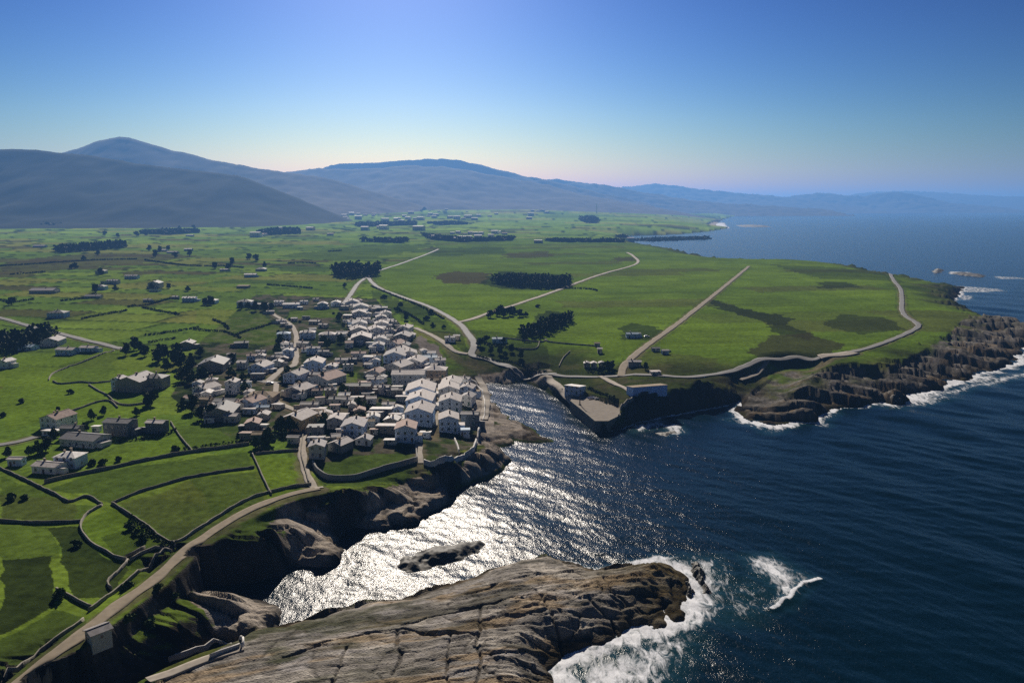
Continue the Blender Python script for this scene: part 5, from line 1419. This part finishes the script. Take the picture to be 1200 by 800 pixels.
for px, py in [(502,254),(511,253),(528,256),(535,257),(543,257),(549,256),(556,258),(561,254),(574,254),(466,258),(493,258),(451,260),(484,248)]:
    far(px, py, rs_.uniform(2.0, 3.2), 'tiny white house in the scattered village far across the plain', 'houses of the middle far village')
for px, py in [(404,255),(403,257),(420,257),(429,247),(393,237),(420,240),(440,246),(450,247),(477,245),(412,252),(438,252),(446,268),(450,269),(428,270),(491,270)]:
    far(px, py, rs_.uniform(2.0, 3.0), 'tiny pale house in the far village under the long hill', 'houses of the far left village')
for px, py in [(620,257),(622,253),(624,248),(630,248),(635,248),(637,247),(641,250),(688,259),(690,258)]:
    far(px, py, rs_.uniform(2.0, 3.0), 'tiny white house on the far plain towards the bay', 'houses on the plain towards the bay')
for px, py in [(328,270),(340,270.5),(364,270),(387,276),(300,278),(306,277),(310,276),(265,254),(276,253),(288,252),(292,256),(262,259),(296,247),(310,249),(318,246),(330,248),(286,246),(246,262),(250,263)]:
    far(px, py, rs_.uniform(1.8, 2.6), 'tiny pale farmhouse on the plain below the near dark hill', 'farms below the near hill')
rs_ = random.Random(77)
for k in range(46):
    px = rs_.choice((rs_.gauss(420, 30), rs_.gauss(530, 45), rs_.gauss(470, 60), rs_.gauss(300, 45))); py = rs_.uniform(244.5, 262)
    if px < 230 or px > 640: continue
    far(px, py, rs_.uniform(1.6, 2.6), 'tiny pale house scattered over the far plain in front of the hills', 'houses scattered over the far plain')
far(631, 285, 1.4, 'lone small white house on the middle of the plateau plain', 'houses on the plain towards the bay')
far(738, 283, 1.8, 'lone pale house at the inner corner of the bay', 'houses on the plain towards the bay')
far(506, 279, 1.4, 'lone cream house left of the white village on the plain', 'houses of the nearer far village')

x, y, z = (float(v[0]) for v in place([699], [250]))
v1, f1 = tube((0, 0, -2), (0, 0, 70), 5.0, 3.0, 12); v2, f2 = tube((0, 0, 70), (0, 0, 72), 3.6, 3.6, 12)
V, Q = joinvq([(v1, f1), (v2, f2)])
link('tower', mesh_np('tower', V, Q, MATS['w_white']), label='slim pale tower rising alone from the far plain before the hills', cat='tower', loc=(x, y, z))
# ================================================================ QUAY, BOAT, CARS, MAST
simple('concrete', (.25, .215, .175), .9, .15, .3, .5); simple('steel_dark', (.05, .05, .05), .6, .4); simple('paint_white', (.75,.75,.73), .4, .5, .05); simple('paint_blue', (.06,.12,.30), .4, .5, .05)
simple('paint_grey', (.32,.34,.36), .35, .6, .05); simple('rubber', (.02,.02,.02), .9, .1)
Q_ = pts([(671,462),(683,461),(698,466),(727,475),(727,488),(713,495),(697,495),(683,483),(668,471)], 5)
k = len(Q_)
if sum(Q_[i][0] * Q_[(i + 1) % k][1] - Q_[(i + 1) % k][0] * Q_[i][1] for i in range(k)) < 0: Q_ = Q_[::-1]
cxq, cyq = np.mean(Q_, 0)
o = link('quay', None, label='stone quay with a broad tan deck jutting into the harbour mouth', cat='quay', loc=(cxq, cyq, 0))
Vb = [(x - cxq, y - cyq, z) for z in (-4, 5.0) for x, y in Q_]
link('quay_wall', polymesh('quay_wall', [(p[0] * (1.03 if p[2] < 0 else 1), p[1] * (1.03 if p[2] < 0 else 1), p[2]) for p in Vb], [[i, (i + 1) % k, k + (i + 1) % k, k + i] for i in range(k)] + [list(range(k, 2 * k))], ['dry_stone']), o)
Vd = [((x - cxq) * .985, (y - cyq) * .985, z) for z in (4.6, 5.12) for x, y in Q_]
link('deck', polymesh('deck', Vd, [[i, (i + 1) % k, k + (i + 1) % k, k + i] for i in range(k)] + [list(range(k, 2 * k))], ['concrete']), o)
pm = []
for i in range(k):
    (x0, y0), (x1, y1) = Q_[i], Q_[(i + 1) % k]
    if (y0 + y1) / 2 > cyq + 2: continue                # parapet on the seaward sides only
    x0 -= cxq; x1 -= cxq; y0 -= cyq; y1 -= cyq
    dx, dy = x1 - x0, y1 - y0; L_ = math.hypot(dx, dy); nx, ny = -dy / L_ * .6, dx / L_ * .6
    q = [(x0, y0), (x1, y1), (x1 + nx, y1 + ny), (x0 + nx, y0 + ny)]
    pm.append((np.array([(a, b_, z) for z in (4.9, 5.9 + .01 * i) for a, b_ in q]), [[0,1,5,4],[1,2,6,5],[2,3,7,6],[3,0,4,7],[4,5,6,7]]))
V, Fs = [], []
for v, f in pm:
    Fs += [[i + len(V) for i in q] for q in f]; V += [tuple(p) for p in v]
link('parapet', polymesh('parapet', V, Fs, ['dry_stone']), o)

def on_quay(px, py):
    x, y = at(px, py, 5.12); return float(x), float(y)
x, y = on_quay(679.5, 474)
o = link('crane', None, label='slim dark mast crane standing on the quay edge before the white roofed house', cat='crane', loc=(x, y, 5.1))
v, f = joinvq([tube((0, 0, 0), (0, 0, 8), .32, .2, 8), tube((0, 0, 8), (0, 0, 8.4), .35, .3, 8)]); link('mast', mesh_np('mast', v, f, MATS['steel_dark']), o)
v, f = joinvq([tube((0, 0, 7.4), (1.6, -1.8, 8.6), .12, .08, 6), tube((0, 0, 5.8), (.9, -1.0, 8.0), .07, .07, 6)]); link('jib', mesh_np('jib', v, f, MATS['steel_dark']), o)
v, f = boxvq(-.7, .7, -.7, .7, 0, .5); link('base', polymesh('base', v, f, ['concrete']), o)

def boat(px, py, yaw, mat, label):
    x, y = on_quay(px, py)
    o = link('boat', None, label=label, cat='boat', group='small boats drawn up on the quay', loc=(x, y, 5.3), rz=R(yaw))
    n_ = 9; V = []
    for i in range(n_):
        t = i / (n_ - 1); xx = -2.4 + 4.8 * t
        b_ = 1.0 * (1 - max(0, (t - .45) / .55) ** 2.2) * (.85 + .15 * min(1, t * 4)); sh = .75 + .35 * t ** 2
        for yy, zz in ((-b_, sh), (-b_ * .8, .3), (0, 0), (b_ * .8, .3), (b_, sh), (b_ * .86, sh - .02), (b_ * .6, .25), (-b_ * .6, .25), (-b_ * .86, sh - .02)):
            V.append((xx, yy, zz))
    Fs = [[i * 9 + j, (i + 1) * 9 + j, (i + 1) * 9 + (j + 1) % 9, i * 9 + (j + 1) % 9] for i in range(n_ - 1) for j in range(9)]
    Fs += [list(range(9))]
    link('hull', polymesh('hull', V, Fs, [mat]), o)
    for s in (-.9, .5):
        v, f = boxvq(s - .15, s + .15, -.8, .8, .5, .56); link('thwart', polymesh('thwart', v, f, ['door_wood']), o)
boat(701, 467.5, 20, 'paint_white', 'small white boat lying on the quay deck before the scrub')
boat(693, 467, 35, 'paint_blue', 'small dark blue boat lying left of the white one on the quay')

CARM = None
def car(px, py, yaw, mat, label, group='cars parked by the plateau huts'):
    global CARM
    x, y, z = (float(v[0]) for v in place([px], [py]))
    o = link('parked_car', None, label=label, cat='car', group=group, loc=(x, y, z + .12), rz=R(yaw))
    prof = [(-2.1, .35), (-2.1, .85), (-1.9, .95), (-1.45, 1.42), (.35, 1.45), (1.05, .95), (1.95, .82), (2.1, .6), (2.1, .35)]
    V = [(a, s * (.85 if b_ < 1.2 else .66), b_) for s in (-1, 1) for a, b_ in prof]; n_ = len(prof)
    Fs = [[i, (i + 1) % n_, n_ + (i + 1) % n_, n_ + i] for i in range(n_)] + [list(range(n_))[::-1], list(range(n_, 2 * n_))]
    link('body', polymesh('body', V, Fs, [mat]), o)
    for s in (-1, 1):
        q = [(-1.5, 1.02), (-1.3, 1.36), (.3, 1.38), (.85, 1.02)]
        V = [(a, s * (.80 if b_ < 1.2 else .72), b_) for a, b_ in q] + [(a, s * (.84 if b_ < 1.2 else .76), b_) for a, b_ in q]
        link('side_window', polymesh('side_window', V, [[0,1,2,3],[7,6,5,4],[0,4,5,1],[1,5,6,2],[2,6,7,3],[3,7,4,0]], ['glass_dark']), o)
        for a in (-1.3, 1.3):
            v, f = tube((a, s * .62, .3), (a, s * .88, .3), .31, .31, 12)
            cap = [list(range(12)), list(range(12, 24))]
            link('wheel', polymesh('wheel', v, [list(q) for q in f] + cap, ['rubber']), o)
car(783, 412, 30, 'paint_grey', 'grey car parked beside the small bluish hut on the straight track')
car(758, 395, 10, 'paint_white', 'white car parked right of the bluish sheds on the plateau')
car(302, 481, 80, 'paint_white', 'white car parked in the yard under the tan roofed hall', 'cars parked in the village')
car(316, 450, 15, 'paint_white', 'white car standing on the road junction in the village', 'cars parked in the village')

# ================================================================ ROCKS STANDING IN THE SEA
rkm, n, b = newmat('sea_rock')
tc = N(n, 'ShaderNodeTexCoord'); q = N(n, 'ShaderNodeTexNoise'); q.inputs['Scale'].default_value = .5; q.inputs['Detail'].default_value = 8
n.links.new(tc.outputs['Object'], q.inputs['Vector'])
cr = N(n, 'ShaderNodeValToRGB'); cr.color_ramp.elements[0].position = .35; cr.color_ramp.elements[0].color = (.022, .020, .013, 1); cr.color_ramp.elements[1].position = .68; cr.color_ramp.elements[1].color = (.085, .078, .060, 1)
n.links.new(q.outputs[0], cr.inputs[0]); n.links.new(cr.outputs[0], b.inputs['Base Color']); b.inputs['Roughness'].default_value = .7
bp = N(n, 'ShaderNodeBump'); bp.inputs['Strength'].default_value = .6; bp.inputs['Distance'].default_value = .5
n.links.new(q.outputs[0], bp.inputs['Height']); n.links.new(bp.outputs[0], b.inputs['Normal'])
def sea_rock(poly, h_, label, seed):
    P = pts(poly, .6); A_ = np.array(P); x0, y0 = A_.min(0) - 2; x1, y1 = A_.max(0) + 2
    k = 64
    gx, gy = np.meshgrid(np.linspace(x0, x1, k), np.linspace(y0, y1, k))
    X, Y = gx.ravel(), gy.ravel()
    dd = segdist(X, Y, P, True); ins = inpoly(X, Y, P); s = np.where(ins, dd, -dd)
    sc_ = min(x1 - x0, y1 - y0)
    s = s + (fbm(X / sc_ * 5, Y / sc_ * 5, 4, seed) - .5) * sc_ * .28
    Z = h_ * (ss(-.04 * sc_, .22 * sc_, s) - .15) + (fbm(X / sc_ * 9, Y / sc_ * 6, 5, seed + 3) - .5) * h_ * .9 * ss(-.05 * sc_, .1 * sc_, s)
    Z = np.where(s < -.05 * sc_, -1.2, Z)
    ii = np.arange(k * k).reshape(k, k)
    Q = np.stack([ii[:-1, :-1], ii[:-1, 1:], ii[1:, 1:], ii[1:, :-1]], -1).reshape(-1, 4)
    Q = Q[(Z[Q] > -1.1).any(1)]
    o0 = [X.mean(), Y.mean(), 0]
    link('sea_rock', mesh_np('sea_rock', np.stack([X, Y, Z], 1) - o0, Q, rkm, True), label=label, cat='rock', group='rocks standing in the sea', loc=o0)
sea_rock([(464,663),(476,651),(492,644),(515,641),(540,634),(562,630),(567,636),(556,646),(540,653),(515,659),(495,668),(475,671)], 2.6, 'long flat dark rock lying in the glittering inlet', 1)
sea_rock([(810,658),(817,656),(824,668),(827,680),(822,684),(813,676)], 2.2, 'narrow dark rock in the white surf off the foreground headland', 2)
sea_rock([(801,684),(808,682),(813,692),(808,698),(803,693)], 1.8, 'small dark rock in the surf nearest the foreground headland', 3)
sea_rock([(822,682),(830,684),(833,692),(826,692)], 1.2, 'smallest dark rock at the outer side of the foreground surf', 4)
sea_rock([(1092,318),(1098,313.5),(1104,316),(1105,319),(1096,320)], 3.8, 'pointed dark rock off the headland tip', 5)
sea_rock([(1112,320),(1125,318.5),(1140,320),(1156,322),(1152,324.5),(1130,323)], 2.0, 'long low reef beyond the pointed rock off the headland tip', 6)
sea_rock([(768,506),(790,503),(797,506),(780,510)], .7, 'low wave washed rock under the cliff beyond the quay', 7)
sea_rock([(862,264),(885,263.6),(903,264.5),(900,266),(870,266)], 5, 'long thin island off the far shore of the bay', 8)

# ================================================================ LABELS OF LOOK-ALIKE PLANTS AND SHEDS: named after the nearest house
def relabel(groups, lead, reach):
    used = set()
    short = [(q, len((lead + q[2]).split())) for q in HB]
    for o in list(COL.objects):
        if o.parent or o.get('group') not in groups: continue
        r = math.hypot(o.location.x, o.location.y)
        for q in sorted(HB, key=lambda q: (q[0] - o.location.x) ** 2 + (q[1] - o.location.y) ** 2):
            if math.hypot(q[0] - o.location.x, q[1] - o.location.y) > reach + r * .03: break
            lab = lead + ' the ' + q[2]
            if 'outbuilding squeezed' in q[2] or q[2] in used or len(lab.split()) > 16: continue
            used.add(q[2]); o['label'] = lab; break
relabel({'garden trees and bushes in the village', 'trees in the western grove', 'trees in the slate farm yards'}, 'tree beside', 14)
relabel({'scattered trees on the plain'}, 'lone tree near', 40)
relabel({g for g in {o.get('group') for o in COL.objects} if g and g.startswith('outbuildings by')}, 'shed nearest', 16)
# ================================================================ AIR
hz, n, b = newmat('haze_air')
n.nodes.remove(b)
pv = N(n, 'ShaderNodeVolumePrincipled')
pv.inputs['Color'].default_value = (.19, .455, 1.0, 1)
pv.inputs['Density'].default_value = 7.2e-5
pv.inputs['Anisotropy'].default_value = .35
n.links.new(pv.outputs[0], n.nodes['Material Output'].inputs['Volume'])
X0, X1, Y0, Y1, Z0, Z1 = -46000, 46000, -3000, 46000, -6.2, 760
V = [(x, y, z) for x in (X0, X1) for y in (Y0, Y1) for z in (Z0, Z1)]
Q = [(0, 1, 3, 2), (4, 6, 7, 5), (0, 4, 5, 1), (2, 3, 7, 6), (0, 2, 6, 4), (1, 5, 7, 3)]
link('haze', mesh_np('haze', V, Q, hz), kind='stuff')
